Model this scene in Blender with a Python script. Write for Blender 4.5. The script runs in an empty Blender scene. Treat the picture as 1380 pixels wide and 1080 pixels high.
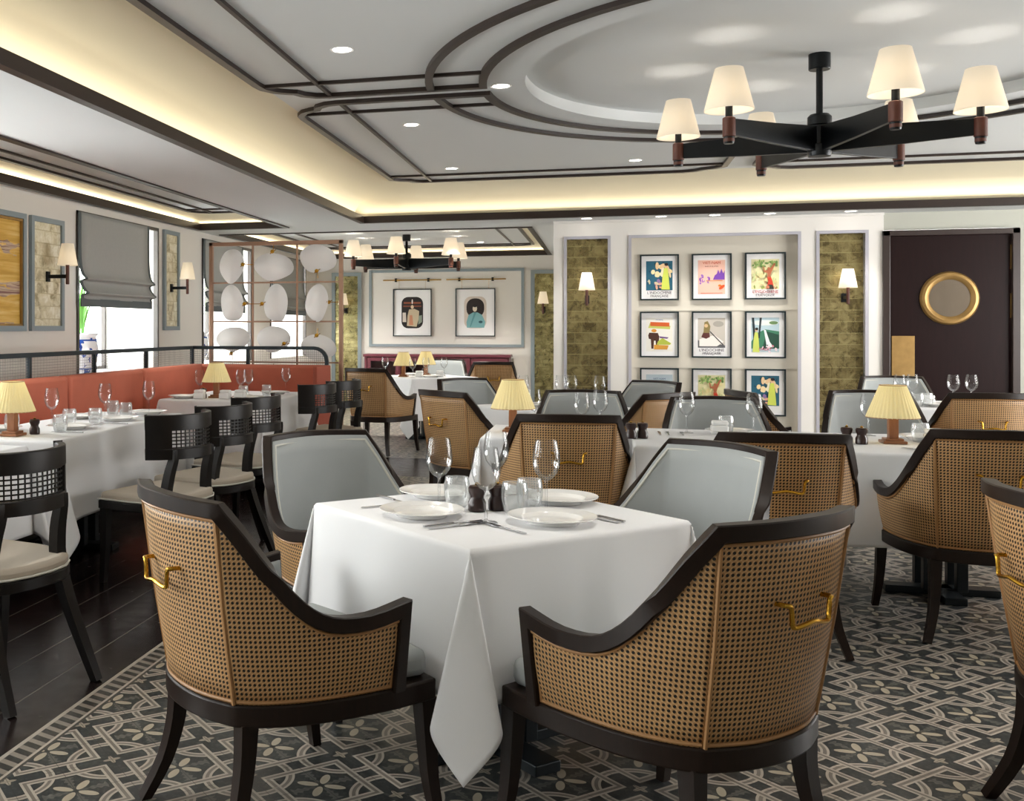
import bpy, bmesh, math, random
from math import sin, cos, pi, sqrt, radians as R, atan2, hypot
from mathutils import Vector, Matrix
random.seed(7)
sc = bpy.context.scene
col = sc.collection

# ------------------------------------------------------------------ camera
YAW = R(15.44); F_PX = 1382.5
cd = bpy.data.cameras.new('camera'); cam = bpy.data.objects.new('camera', cd); col.objects.link(cam)
cd.sensor_fit = 'HORIZONTAL'; cd.sensor_width = 36; cd.lens = F_PX/1380*36
cd.shift_x = (690-432)/1380; cd.shift_y = -(540-442.2)/1380
cd.clip_start = .05; cd.clip_end = 200
cam.location = (0, 0, 1.35); cam.rotation_euler = (pi/2, 0, YAW)
sc.camera = cam
# ------------------------------------------------------------------ world, exposure
w = bpy.data.worlds.new('sky'); sc.world = w; w.use_nodes = True
bg = w.node_tree.nodes['Background']; bg.inputs[0].default_value = (1, .985, .965, 1); bg.inputs[1].default_value = 12.0
sc.view_settings.view_transform = 'Standard'; sc.view_settings.look = 'None'
sc.view_settings.exposure = 0.62; sc.view_settings.gamma = 1
sc.cycles.use_denoising = True
sc.cycles.max_bounces = 10; sc.cycles.diffuse_bounces = 5; sc.cycles.glossy_bounces = 4
sc.cycles.transparent_max_bounces = 24; sc.cycles.transmission_bounces = 6
sc.cycles.sample_clamp_indirect = 6; sc.cycles.caustics_reflective = False; sc.cycles.caustics_refractive = False

def light(name, kind, loc, energy, color=(1,1,1), rot=(0,0,0), size=.1, size_y=None, blend=.6, angle=R(80), portal=False):
    l = bpy.data.lights.new(name, kind); l.energy = energy; l.color = color
    if kind == 'AREA':
        l.shape = 'RECTANGLE'; l.size = size; l.size_y = size_y or size
        if portal: l.cycles.is_portal = True
    elif kind == 'SPOT': l.spot_size = angle; l.spot_blend = blend; l.shadow_soft_size = size
    else: l.shadow_soft_size = size
    o = bpy.data.objects.new(name, l); o.location = loc; o.rotation_euler = rot; col.objects.link(o)
    return o
WARM = (1, .85, .60); SOFT = (1, .94, .85)
WIN_Y = [(-2.2,-.2), (.7,2.7), (3.7,5.7), (8.574,10.376), (11.658,13.45), (14.3,16.15)]   # left wall window openings; the first three are unseen, added for daylight
for a, b in WIN_Y:                                                # sky portals outside each window
    light('window_portal', 'AREA', (-5.42, (a+b)/2, 1.65), 1, rot=(0, -pi/2, 0), size=1.6, size_y=b-a, portal=True)
for y in (6.0, 8.7): light('window_portal', 'AREA', (6.75, y, 1.45), 1, rot=(0, pi/2, 0), size=1.9, size_y=2.0, portal=True)  # portals for the added, unseen windows in the right wall
MC = (1.187, 6.407)                                               # centre of the round ceiling dome
TRAYS = {'main': ((-2.59,4.96,1.77,11.04), .56,.56,.79,.79, 2.84),
         'side': ((-4.64,-3.51,1.5,11.33), .22,.22,.60,.60, 2.65),
         'far': ((-4.62,-.80,12.0,16.6), .25,.25,.35,.35, 2.65)}
def cove_lights(rect, k):
    x0,x1,y0,y1 = rect; z = 2.585; o = .05
    light('cove_light','AREA',(x0-o,(y0+y1)/2,z), k*(y1-y0), WARM, (0, R(180+35), 0), .04, y1-y0)
    light('cove_light','AREA',(x1+o,(y0+y1)/2,z), k*(y1-y0), WARM, (0, R(180-35), 0), .04, y1-y0)
    light('cove_light','AREA',((x0+x1)/2,y1+o,z), k*(x1-x0), WARM, (R(180+35), 0, 0), x1-x0, .04)
    light('cove_light','AREA',((x0+x1)/2,y0-o,z), k*(x1-x0), WARM, (R(180-35), 0, 0), x1-x0, .04)
cove_lights(TRAYS['main'][0], .8); cove_lights(TRAYS['side'][0], .7); cove_lights(TRAYS['far'][0], .8)

# ------------------------------------------------------------------ materials
def lin(h):
    h = h.lstrip('#'); c = [int(h[i:i+2],16)/255 for i in (0,2,4)]
    return tuple((x/12.92 if x <= .04045 else ((x+.055)/1.055)**2.4) for x in c)+(1,)
class X:
    nt = None
    def __init__(s, v): s.v = v
    def _m(s, op, *o):
        n = X.nt.nodes.new('ShaderNodeMath'); n.operation = op
        for i, a in enumerate((s,)+o):
            a = a.v if isinstance(a, X) else a
            if isinstance(a, (int,float)): n.inputs[i].default_value = a
            else: X.nt.links.new(a, n.inputs[i])
        return X(n.outputs[0])
    def __add__(s,o): return s._m('ADD',o)
    def __radd__(s,o): return s._m('ADD',o)
    def __sub__(s,o): return s._m('SUBTRACT',o)
    def __rsub__(s,o): return X(o)._m('SUBTRACT',s)
    def __mul__(s,o): return s._m('MULTIPLY',o)
    def __rmul__(s,o): return s._m('MULTIPLY',o)
    def __truediv__(s,o): return s._m('DIVIDE',o)
    def fract(s): return s._m('FRACT')
    def floor(s): return s._m('FLOOR')
    def abs(s): return s._m('ABSOLUTE')
    def mn(s,o): return s._m('MINIMUM',o)
    def mx(s,o): return s._m('MAXIMUM',o)
    def lt(s,o): return s._m('LESS_THAN',o)
    def gt(s,o): return s._m('GREATER_THAN',o)
    def sqrt(s): return s._m('SQRT')
    def sin(s): return s._m('SINE')
def new_mat(name):
    m = bpy.data.materials.new(name); m.use_nodes = True; X.nt = m.node_tree
    return m, m.node_tree.nodes['Principled BSDF']
def coords(kind='Object'):
    t = X.nt.nodes.new('ShaderNodeTexCoord'); s = X.nt.nodes.new('ShaderNodeSeparateXYZ')
    X.nt.links.new(t.outputs[kind], s.inputs[0]); return t.outputs[kind], X(s.outputs[0]), X(s.outputs[1]), X(s.outputs[2])
def noise(vec, scale, detail=3, rough=.5, dist=0, stretch=None):
    if stretch:
        mp = X.nt.nodes.new('ShaderNodeMapping'); mp.inputs['Scale'].default_value = stretch; X.nt.links.new(vec, mp.inputs[0]); vec = mp.outputs[0]
    n = X.nt.nodes.new('ShaderNodeTexNoise'); n.inputs['Scale'].default_value = scale; n.inputs['Detail'].default_value = detail
    n.inputs['Roughness'].default_value = rough; n.inputs['Distortion'].default_value = dist
    X.nt.links.new(vec, n.inputs['Vector']); return X(n.outputs['Fac'])
def mix(f, a, b):
    n = X.nt.nodes.new('ShaderNodeMix'); n.data_type = 'RGBA'
    for s, v in ((n.inputs[0], f), (n.inputs[6], a), (n.inputs[7], b)):
        v = v.v if isinstance(v, X) else v
        if isinstance(v, (int,float,tuple)): s.default_value = v
        else: X.nt.links.new(v, s)
    return n.outputs[2]
def ramp(f, stops):
    n = X.nt.nodes.new('ShaderNodeValToRGB'); e = n.color_ramp.elements
    while len(e) < len(stops): e.new(.5)
    for q, (p, c) in zip(e, stops): q.position = p; q.color = c
    X.nt.links.new(f.v, n.inputs[0]); return n.outputs[0]
def link(a, b): X.nt.links.new(a.v if isinstance(a, X) else a, b)
def bump(b, h, strength=.3, dist=.002):
    n = X.nt.nodes.new('ShaderNodeBump'); n.inputs['Strength'].default_value = strength; n.inputs['Distance'].default_value = dist
    link(h, n.inputs['Height']); link(n.outputs[0], b.inputs['Normal'])
def plain(name, c, rough=.5, metal=0, spec=.5, var=0, vscale=8, coat=0, bmp=0, bscale=200):
    m, b = new_mat(name); c = lin(c) if isinstance(c, str) else tuple(c)+(1,)
    b.inputs['Roughness'].default_value = rough; b.inputs['Metallic'].default_value = metal; b.inputs['Specular IOR Level'].default_value = spec
    b.inputs['Coat Weight'].default_value = coat; b.inputs['Base Color'].default_value = c
    if var or bmp:
        v = coords()[0]
        if var: link(mix(noise(v, vscale), tuple(x*(1-var) for x in c[:3])+(1,), tuple(min(1,x*(1+var)) for x in c[:3])+(1,)), b.inputs['Base Color'])
        if bmp: bump(b, noise(v, bscale), bmp)
    return m
def grain(name, a, b2, rough=.3, stretch=(2,2,14), scale=6, coat=0, spec=.5):
    m, b = new_mat(name); v = coords()[0]; b.inputs['Roughness'].default_value = rough; b.inputs['Coat Weight'].default_value = coat
    b.inputs['Specular IOR Level'].default_value = spec
    link(mix(noise(v, scale, 5, .6, .4, stretch), lin(a), lin(b2)), b.inputs['Base Color']); return m
def emit(name, c, s):
    m, b = new_mat(name); b.inputs['Emission Color'].default_value = c+(1,); b.inputs['Emission Strength'].default_value = s
    b.inputs['Base Color'].default_value = (.8,.8,.8,1); return m
M = {}
M['frame'] = grain('dark_stained_wood', '#140b07', '#281a12', .4, (14,14,2), spec=.28)
M['black'] = grain('black_stained_wood', '#0b0807', '#15100e', .38, (14,14,2), spec=.3)
M['door'] = grain('dark_mahogany', '#160a0b', '#271313', .36, (10,1,1), 3, 0, .15)
M['doorframe'] = grain('dark_mahogany_frame', '#2e2321', '#3d302d', .3, (10,1,1), 3)
M['trim'] = grain('ceiling_trim_wood', '#1a100c', '#2b1b14', .4, (2,2,2))
M['paint'] = plain('wall_paint', '#e2ddd5', .6, var=.02, vscale=3)
M['panel'] = plain('panel_paint', '#f1eee9', .45)
M['greige'] = plain('greige_panel', '#d8d2c5', .6)
M['ceil'] = plain('ceiling_paint', '#dcdfe0', .7)
M['cove'] = plain('cove_paint', '#eae3cd', .7)
M['greyblue'] = plain('grey_blue_paint', '#8b979c', .5)
M['lilac'] = plain('pale_grey_moulding', '#b9b8c2', .45)
M['fabric'] = plain('grey_upholstery', '#a4a8a8', .85, spec=.2, var=.07, vscale=9, bmp=.15, bscale=900)
M['piping'] = plain('pale_piping', '#c9c8bf', .8)
M['beige'] = plain('stone_fabric', '#b4aa9c', .85, spec=.2, var=.04, bmp=.15, bscale=900)
M['cloth'] = plain('white_linen', '#f0f0f2', .75, spec=.15, bmp=.22, bscale=5)
M['porcelain'] = plain('porcelain', '#f5f3f0', .12, coat=.4)
M['napkin'] = plain('napkin_cotton', '#f6f6f6', .8)
M['steel'] = plain('steel', '#c9c9cc', .18, 1)
M['brass'] = plain('brass', '#c99a3a', .25, 1)
M['antique'] = plain('antique_brass', '#a3824e', .42, .6, var=.25, vscale=14)
M['iron'] = plain('blackened_iron', '#15181b', .35, .6, var=.3, vscale=20)
M['leather'] = plain('brown_leather', '#54291b', .5, var=.2, vscale=40)
M['lampwood'] = grain('lamp_wood', '#7d4d30', '#a06c48', .3, (14,14,2))
M['copper'] = plain('copper_metal', '#a5826d', .4, .5)
M['velvet'] = plain('terracotta_velvet', '#c4725c', .8, spec=.2, var=.14, vscale=5)
M['velvet2'] = plain('terracotta_piping', '#a04f3c', .8)
M['railmetal'] = plain('slate_metal', '#2f3a40', .4, .5)
M['wire'] = plain('wire_mesh', '#8a8a84', .5, .3)
M['mill'] = plain('dark_mill_wood', '#2a1512', .3)
M['maroon'] = grain('maroon_lacquer', '#5c2a33', '#6e3641', .35, (2,2,10))
M['blind'] = plain('grey_linen_blind', '#a3a4a0', .85, var=.05, vscale=30)
M['blindedge'] = plain('charcoal_linen', '#5e6566', .85)
M['winframe'] = plain('dark_window_frame', '#4b4541', .4)
M['white'] = plain('white_paint', '#f2f0ee', .5)
M['leaf'] = plain('green_leaf', '#6fae4c', .5, var=.3)
M['mirror'] = plain('clear_mirror', '#b8a999', .12, .9)
M['deckmetal'] = plain('table_base_metal', '#1b2226', .4, .4)
M['mat'] = plain('mount_board', '#f3f2f2', .6)
M['pframe'] = plain('black_picture_frame', '#16262b', .35)
M['bulb'] = emit('lamp_bulb', (1,.82,.55), 3)
M['spot'] = emit('downlight_lens', (1,.93,.85), 9)
M['grille'] = plain('grey_speaker', '#888888', .7)
def paint(h, r=.6):
    k = 'ink'+h
    if k not in M: M[k] = plain('ink_'+h.strip('#'), h, r)
    return M[k]
# lampshades: light passes through the cloth
def shade_mat(name, c, em, emc):
    m, b = new_mat(name); nt = X.nt; out = nt.nodes['Material Output']
    d = nt.nodes.new('ShaderNodeBsdfDiffuse'); t = nt.nodes.new('ShaderNodeBsdfTranslucent'); ms = nt.nodes.new('ShaderNodeMixShader')
    e = nt.nodes.new('ShaderNodeEmission'); ad = nt.nodes.new('ShaderNodeAddShader')
    for n in (d, t): n.inputs[0].default_value = lin(c)
    e.inputs[0].default_value = emc+(1,); e.inputs[1].default_value = em
    ms.inputs[0].default_value = .45; link(d.outputs[0], ms.inputs[1]); link(t.outputs[0], ms.inputs[2])
    link(ms.outputs[0], ad.inputs[0]); link(e.outputs[0], ad.inputs[1]); link(ad.outputs[0], out.inputs[0]); return m
M['shade'] = shade_mat('linen_shade', '#f4eee2', .12, (1,.86,.66))
M['shade_lit'] = shade_mat('lit_linen_shade', '#f1e9da', .13, (1,.92,.8))
M['shade_y'] = shade_mat('yellow_pleated_shade', '#f0e7bd', .06, (1,.92,.62))
M['disc'] = shade_mat('paper_disc', '#f0edea', .05, (1,1,1))  # no lamp: a weak glow is added to brighten the discs
# thin clear glass
def glass_mat(name, tint, edge, gloss=.9):
    m, b = new_mat(name); nt = X.nt; out = nt.nodes['Material Output']
    tr = nt.nodes.new('ShaderNodeBsdfTransparent'); gl = nt.nodes.new('ShaderNodeBsdfGlossy'); ms = nt.nodes.new('ShaderNodeMixShader')
    lw = nt.nodes.new('ShaderNodeLayerWeight'); lw.inputs[0].default_value = .35
    link(mix(X(lw.outputs['Facing'])._m('POWER', 2.2), tint+(1,), edge+(1,)), tr.inputs[0])
    gl.inputs['Roughness'].default_value = .06
    fr = nt.nodes.new('ShaderNodeFresnel'); fr.inputs[0].default_value = 1.5
    link((X(fr.outputs[0])*gloss).mn(.38), ms.inputs[0]); link(tr.outputs[0], ms.inputs[1]); link(gl.outputs[0], ms.inputs[2])
    link(ms.outputs[0], out.inputs[0]); return m
M['glass'] = glass_mat('clear_glass', (.97,.975,.98), (.16,.19,.22))
def cloudy():
    m = glass_mat('ribbed_tumbler_glass', (.95,.96,.96), (.55,.57,.58)); nt = m.node_tree; X.nt = nt; out = nt.nodes['Material Output']
    src = out.inputs[0].links[0].from_socket; d = nt.nodes.new('ShaderNodeBsdfTranslucent'); d.inputs[0].default_value = (.9,.9,.9,1); ms = nt.nodes.new('ShaderNodeMixShader')
    ms.inputs[0].default_value = .16; link(src, ms.inputs[1]); link(d.outputs[0], ms.inputs[2]); link(ms.outputs[0], out.inputs[0]); return m
M['tumbler'] = cloudy()
M['pane'] = glass_mat('window_glass', (.96,.98,.98), (.8,.85,.85), .5)
# woven cane
def cane():
    m, b = new_mat('woven_cane'); v, u0, v0, _ = coords('UV')
    p = .0125
    fu, fv = (u0/p).fract()-.5, (v0/p).fract()-.5
    d = (fu*fu+fv*fv).sqrt()
    hole = d.lt(.31)
    strand = ((u0/p*pi*2).sin()*(v0/p*pi*2).sin())*.5+.5
    nz = noise(coords()[0], 9, 2)
    c = mix(strand, lin('#ae7f4c'), lin('#e6bf8c'))
    c = mix(nz*.35, c, lin('#8a5e30'))
    link(mix(hole, c, lin('#150c06')), b.inputs['Base Color']); b.inputs['Roughness'].default_value = .5
    bump(b, d.mn(.45)*1.0+strand*.15, .6, .002); return m
M['cane'] = cane()
M['canebead'] = plain('cane_beading', '#a87d50', .5)
# patterned cement tiles
def tiles():
    m, b = new_mat('patterned_cement_tile'); v, x, y, z = coords()
    S = .3204; k = .70711/S
    u = (x+1.7098)*k+(y-2.9189)*k; w_ = (y-2.9189)*k-(x+1.7098)*k
    fx, fy = u.fract(), w_.fract()
    kx, ky = (fx-.5).abs(), (fy-.5).abs()                    # from the knot
    gx, gy = 0.5-kx, 0.5-ky                                  # from the flower
    dl = (kx.mn(ky)-.125).abs()                              # straight bands
    dr = ((kx*kx+ky*ky).sqrt()-.39).abs()                    # ring
    dark, light, mid = lin('#2b2f31'), lin('#b5ab9e'), lin('#7d756c')
    c = mix(noise(v, 60, 2).gt(.56), dark, lin('#3d403e'))
    # flower feathers and petals
    r = (gx*gx+gy*gy).sqrt(); 
    ax = gx.mn(gy)/(gx.mx(gy)+.001)
    feather = (((r*90).sin()*.5+.5)*.12+.10).gt(ax)*r.lt(.30)*r.gt(.03)
    c = mix(feather, c, lin('#5f5f59'))
    la, lb = (gx+gy)*.70711, (gx-gy).abs()*.70711
    petal = ((la-.13)*(la-.13)/(.010)+(lb*lb)/(.0017)).lt(1)
    c = mix(petal, c, lin('#b3a893'))
    kd, ke = (kx+ky)*.70711, (kx-ky).abs()*.70711
    knot = ((kx*kx/.0075)+(ky*ky/.0006)).lt(1).mx(((kx*kx/.0006)+(ky*ky/.0075)).lt(1))
    c = mix(knot, c, lin('#a59b8a'))
    c = mix(dr.lt(.042), c, light); c = mix(dr.lt(.017), c, mid)
    c = mix(dl.lt(.042), c, light); c = mix(dl.lt(.017), c, mid)
    seam = gx.mn(kx).mn(gy.mn(ky)).lt(.004)
    c = mix(seam*.6, c, lin('#1c1c1c'))
    # border strip along the planks
    t = (x+1.83)/.104
    dent = mix(((y+(x*.35))/.055).fract().lt(.55), lin('#8f867b'), lin('#34322f'))
    dent = mix(t.lt(.16).mx(t.gt(.80)*t.lt(.9)), dent, light); dent = mix(t.gt(.9), dent, lin('#45413d'))
    t2 = (9.18-y)/.104
    dent2 = mix((x/.055).fract().lt(.5), lin('#8f867b'), lin('#34322f'))
    c = mix(t2.lt(1)*t2.gt(0), c, dent2)
    c = mix(t.lt(1)*y.lt(9.2), c, dent)
    # worn, slightly chalky variation
    c = mix(noise(v, 2.2, 4)*.14, c, lin('#8a8a84'))
    link(c, b.inputs['Base Color']); link(noise(v, 5, 3)*.12+.24, b.inputs['Roughness']); return m
M['tiles'] = tiles()
def planks():
    m, b = new_mat('dark_glossy_boards'); v, x, y, z = coords()
    row = (x/.215+.47); ry = (y/.2)
    jx = (row.fract()-.5).abs().gt(.487); jy = (ry.fract()-.5).abs().gt(.485)
    n = noise(v, 5, 5, .6, .3, (1.2,6,1))
    c = mix(n, lin('#120e0e'), lin('#2b1f1d'))
    c = mix(jy, c, lin('#060505')); c = mix(jx*.5, c, lin('#8a857e'))
    link(c, b.inputs['Base Color']); link(noise(v, 14, 3)*.16+.16, b.inputs['Roughness']); bump(b, n*.3, .15); return m
M['planks'] = planks()
def mosaic(name, a, bb, dk, tw, th, groove, axis, rough=.16, metal=.75, off=.5):
    m, b = new_mat(name); v, x, y, z = coords(); h = x if axis == 'x' else y
    r = (z/th).floor(); fu = (h/tw+(r*off)).fract(); fz = (z/th).fract()
    g = ((fu-.5).abs().gt(.5-.004/tw)*.35).mx((fz-.5).abs().gt(.5-.004/th))
    cell = ((h/tw+(r*off)).floor()*12.99+r*78.2).sin()*4375.85; cell = cell.fract()
    n = noise(v, 11, 6, .7, .8)
    c = ramp(n*.9+cell*.16-.01, [(.30, lin(dk)), (.48, lin(a)), (.68, lin(bb))])
    c = mix(g, c, lin(groove)); link(c, b.inputs['Base Color'])
    b.inputs['Metallic'].default_value = metal; link(n*.25+rough, b.inputs['Roughness'])
    bump(b, cell+n*.4, .25, .004); return m
M['gold'] = mosaic('gold_mirror_tile', '#8a7d55', '#b0a374', '#5b5036', .155, .118, '#b5aa7a', 'x')
M['goldfar'] = mosaic('gold_mirror_tile_small', '#8f8659', '#bdb383', '#575037', .15, .06, '#8d855c', 'x')
M['shell'] = mosaic('shell_mosaic', '#d9cfae', '#f6f1e0', '#8a7a55', .09, .11, '#c9bd98', 'y', .3, .2, .37)
def pot():
    m, b = new_mat('blue_white_porcelain'); v, x, y, z = coords()
    n = noise(v, 16, 3, .5, .6); c = mix(n.gt(.57), lin('#eef0f6'), lin('#2f52a6')); c = mix(n.gt(.68), c, lin('#1c2f77'))
    c = mix(((z-.05)/.06).abs().lt(.1).mx(((z-.33).abs()).lt(.008)), c, lin('#2f52a6'))
    link(c, b.inputs['Base Color']); b.inputs['Roughness'].default_value = .12; return m
M['pot'] = pot()
def goldart():
    m, b = new_mat('gold_canvas'); v, x, y, z = coords()
    n = noise(v, 3, 5, .6, .5, (1,.5,7)); sw = noise(v, 2.2, 2, .5, .3, (1,1,1))
    c = ramp(n, [(.35, lin('#cf9e40')), (.5, lin('#e2b75a')), (.65, lin('#efcf86'))])
    zz = z+sw*.16; m_ = (((zz+.06)/.33).fract()-.5).abs().lt(.17)*noise(v, 2.5, 3, .6, .4, (1,1.4,5)).gt(.47)
    st = (noise(v, 5, 4, .6, .8, (1,.35,10)))
    c = mix(m_, c, ramp(st, [(.40, lin('#8a5f5a')), (.5, lin('#d9c2a6')), (.6, lin('#b08c86'))]))
    link(c, b.inputs['Base Color']); b.inputs['Roughness'].default_value = .35; b.inputs['Metallic'].default_value = .3; bump(b, n, .5, .01); return m
M['goldart'] = goldart()

# ------------------------------------------------------------------ mesh builder
def rot2(x, y, a): return x*cos(a)-y*sin(a), x*sin(a)+y*cos(a)
class MB:
    def __init__(s): s.v, s.f, s.m, s.uv, s.sm = [], [], [], {}, True
    def face(s, idx, mi=0): s.f.append(tuple(idx)); s.m.append(mi); return len(s.f)-1
    def box(s, x0, x1, y0, y1, z0, z1, mi=0, T=None):
        b = len(s.v)
        for z in (z0, z1):
            for x, y in ((x0,y0),(x1,y0),(x1,y1),(x0,y1)):
                p = Vector((x,y,z)); s.v.append(tuple(T @ p) if T else tuple(p))
        for q in ((3,2,1,0),(4,5,6,7),(0,1,5,4),(1,2,6,5),(2,3,7,6),(3,0,4,7)): s.face([b+i for i in q], mi)
        return s
    def lathe(s, prof, n=24, c=(0,0,0), mi=0, cap=True, ridge=0, T=None):
        b = len(s.v)
        for r, z in prof:
            for i in range(n):
                a = 2*pi*i/n; rr = r*(1+(ridge if i % 2 else 0)); p = Vector((c[0]+rr*cos(a), c[1]+rr*sin(a), c[2]+z))
                s.v.append(tuple(T @ p) if T else tuple(p))
        for j in range(len(prof)-1):
            for i in range(n): s.face((b+j*n+i, b+j*n+(i+1)%n, b+(j+1)*n+(i+1)%n, b+(j+1)*n+i), mi)
        if cap:
            if prof[0][0] > 1e-6: s.face([b+i for i in range(n)][::-1], mi)
            if prof[-1][0] > 1e-6: s.face([b+(len(prof)-1)*n+i for i in range(n)], mi)
        return s
    def sweep(s, pts, section, ups, mi=0, closed=False, widths=None):
        """section: [(a,b)] in (side, up) axes; ups: up vector per point (or one)"""
        P = [Vector(p) for p in pts]; n = len(P); b = len(s.v); k = len(section)
        for i, p in enumerate(P):
            if closed: t0, t1 = P[i]-P[i-1], P[(i+1)%n]-P[i]
            else: t0 = P[i]-P[i-1] if i else P[1]-P[0]; t1 = P[i+1]-P[i] if i < n-1 else P[-1]-P[-2]
            t0 = t0.normalized(); t1 = t1.normalized(); t = (t0+t1).normalized()
            up = Vector(ups[i] if isinstance(ups, list) else ups); sd = t.cross(up).normalized(); u = sd.cross(t).normalized()
            mit = 1/max(.45, t.dot(t1)); nn = (t1-t0)
            wv = widths[i] if widths else 1
            for a, c in section:
                off = sd*a*wv+u*c*wv
                if nn.length > .25: nv = nn.normalized(); off += nv*off.dot(nv)*(mit-1)
                s.v.append(tuple(p+off))
        for i in range(n if closed else n-1):
            j = (i+1) % n
            for q in range(k): s.face((b+i*k+q, b+i*k+(q+1)%k, b+j*k+(q+1)%k, b+j*k+q), mi)
        if not closed: s.face([b+q for q in range(k)][::-1], mi); s.face([b+(n-1)*k+q for q in range(k)], mi)
        return s
    def tube(s, pts, r, n=8, mi=0, up=(0.013,.02,1), closed=False, widths=None):
        return s.sweep(pts, [(r*cos(2*pi*i/n), r*sin(2*pi*i/n)) for i in range(n)], up, mi, closed, widths)
    def strip(s, pts, w_, h, closed=False, mi=0, up=(0,0,1)):
        return s.sweep(pts, [(-w_/2,0),(w_/2,0),(w_/2,-h),(-w_/2,-h)], up, mi, closed)
    def prism(s, poly, z0, z1, mi=0):
        b = len(s.v); n = len(poly)
        for z in (z0, z1):
            for x, y in poly: s.v.append((x,y,z))
        s.face([b+i for i in range(n)][::-1], mi); s.face([b+n+i for i in range(n)], mi)
        for i in range(n): s.face((b+i, b+(i+1)%n, b+n+(i+1)%n, b+n+i), mi)
        return s
    def grid(s, rows, mi=0, uvs=None, flip=False):
        b = len(s.v); nr, nc = len(rows), len(rows[0])
        for r in rows: s.v.extend(tuple(p) for p in r)
        for i in range(nr-1):
            for j in range(nc-1):
                q = [b+i*nc+j, b+i*nc+j+1, b+(i+1)*nc+j+1, b+(i+1)*nc+j]
                if flip: q.reverse()
                f = s.face(q, mi)
                if uvs: s.uv[f] = [uvs[(a-b)//nc][(a-b)%nc] for a in q]
        return s
    def build(s, name, mats, parent=None, smooth=30, bevel=0, loc=None, rotz=0, subd=0, solid=0, off=0):
        me = bpy.data.meshes.new(name); me.from_pydata(s.v, [], s.f)
        for m in (mats if isinstance(mats, (list,tuple)) else [mats]): me.materials.append(M[m] if isinstance(m, str) else m)
        if any(s.m): me.polygons.foreach_set('material_index', s.m)
        if s.uv:
            ul = me.uv_layers.new(name='UVMap')
            for p in me.polygons:
                if p.index in s.uv:
                    for li, q in zip(p.loop_indices, s.uv[p.index]): ul.data[li].uv = q
        if smooth:
            me.polygons.foreach_set('use_smooth', [True]*len(me.polygons)); me.set_sharp_from_angle(angle=R(smooth))
        me.validate(); me.update()
        o = bpy.data.objects.new(name, me); col.objects.link(o)
        if loc: o.location = loc
        o.rotation_euler = (0,0,rotz)
        if parent: o.parent = parent
        if solid: md = o.modifiers.new('solid','SOLIDIFY'); md.thickness = solid; md.offset = off
        if bevel: md = o.modifiers.new('bevel','BEVEL'); md.width = bevel; md.segments = 2; md.limit_method = 'ANGLE'; md.angle_limit = R(40)
        if subd: md = o.modifiers.new('subd','SUBSURF'); md.levels = subd; md.render_levels = subd
        return o
def tag(o, label, cat, group=None, kind=None):
    o['label'] = label; o['category'] = cat
    if group: o['group'] = group
    if kind: o['kind'] = kind
    return o
def struct(o): o['kind'] = 'structure'; return o
def empty(name, loc=(0,0,0), rz=0):
    o = bpy.data.objects.new(name, None); o.empty_display_size = .1; o.location = loc; o.rotation_euler = (0,0,rz); col.objects.link(o); return o
KIDS = {}
def kids(o):
    return KIDS.setdefault(o.name, [c for c in col.objects if c.parent == o])
def copy_tree(o, parent=None):
    c = o.copy(); col.objects.link(c)
    if parent: c.parent = parent
    for ch in kids(o): copy_tree(ch, c)
    return c
PROTO = {}
def place(kind, maker, loc, rz, label, cat, group=None):
    if kind in PROTO: o = copy_tree(PROTO[kind])
    else: o = PROTO[kind] = maker()
    o.location = loc; o.rotation_euler = (0,0,rz)
    return tag(o, label, cat, group)
def crom(P, n):
    out = []
    for i in range(len(P)-1):
        a, b, c, d = (Vector(P[max(i-1,0)]), Vector(P[i]), Vector(P[i+1]), Vector(P[min(i+2,len(P)-1)]))
        for j in range(n):
            t = j/n; out.append(.5*((2*b)+(c-a)*t+(2*a-5*b+4*c-d)*t*t+(3*b-a-3*c+d)*t**3))
    out.append(Vector(P[-1])); return out

# ------------------------------------------------------------------ room shell
XL, XR, YF, YB, YFAR, HC = -4.72, 6.6, -3.2, 11.5, 16.8, 2.515
struct(MB().box(-1.83, XR, YF, 9.2, -.05, 0).build('floor_tile', 'tiles', smooth=0))
m = MB(); m.box(-5.0, -1.83, YF, 10.5, -.05, 0); m.box(-1.83, XR, 9.2, 10.5, -.05, 0)
struct(m.build('floor_boards', 'planks', smooth=0))
struct(MB().box(-5.0, XR, 10.5, YFAR, -.05, 0).build('floor_tile_back', 'tiles', smooth=0))
def holed(m, x0, x1, y0, y1, holes, z):
    xs = sorted({x0,x1}|{v for h in holes for v in h[:2]}); ys = sorted({y0,y1}|{v for h in holes for v in h[2:]})
    for a, b in zip(xs, xs[1:]):
        for c, d in zip(ys, ys[1:]):
            mx_, my_ = (a+b)/2, (c+d)/2
            if not any(h[0] < mx_ < h[1] and h[2] < my_ < h[3] for h in holes): m.box(a, b, c, d, z, z+.045)
holes = [tuple(t[0]) for t in TRAYS.values()]
m = MB(); holed(m, -5.6, XR, YF, YFAR+.15, holes, HC); struct(m.build('ceiling', 'ceil', smooth=0))
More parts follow.
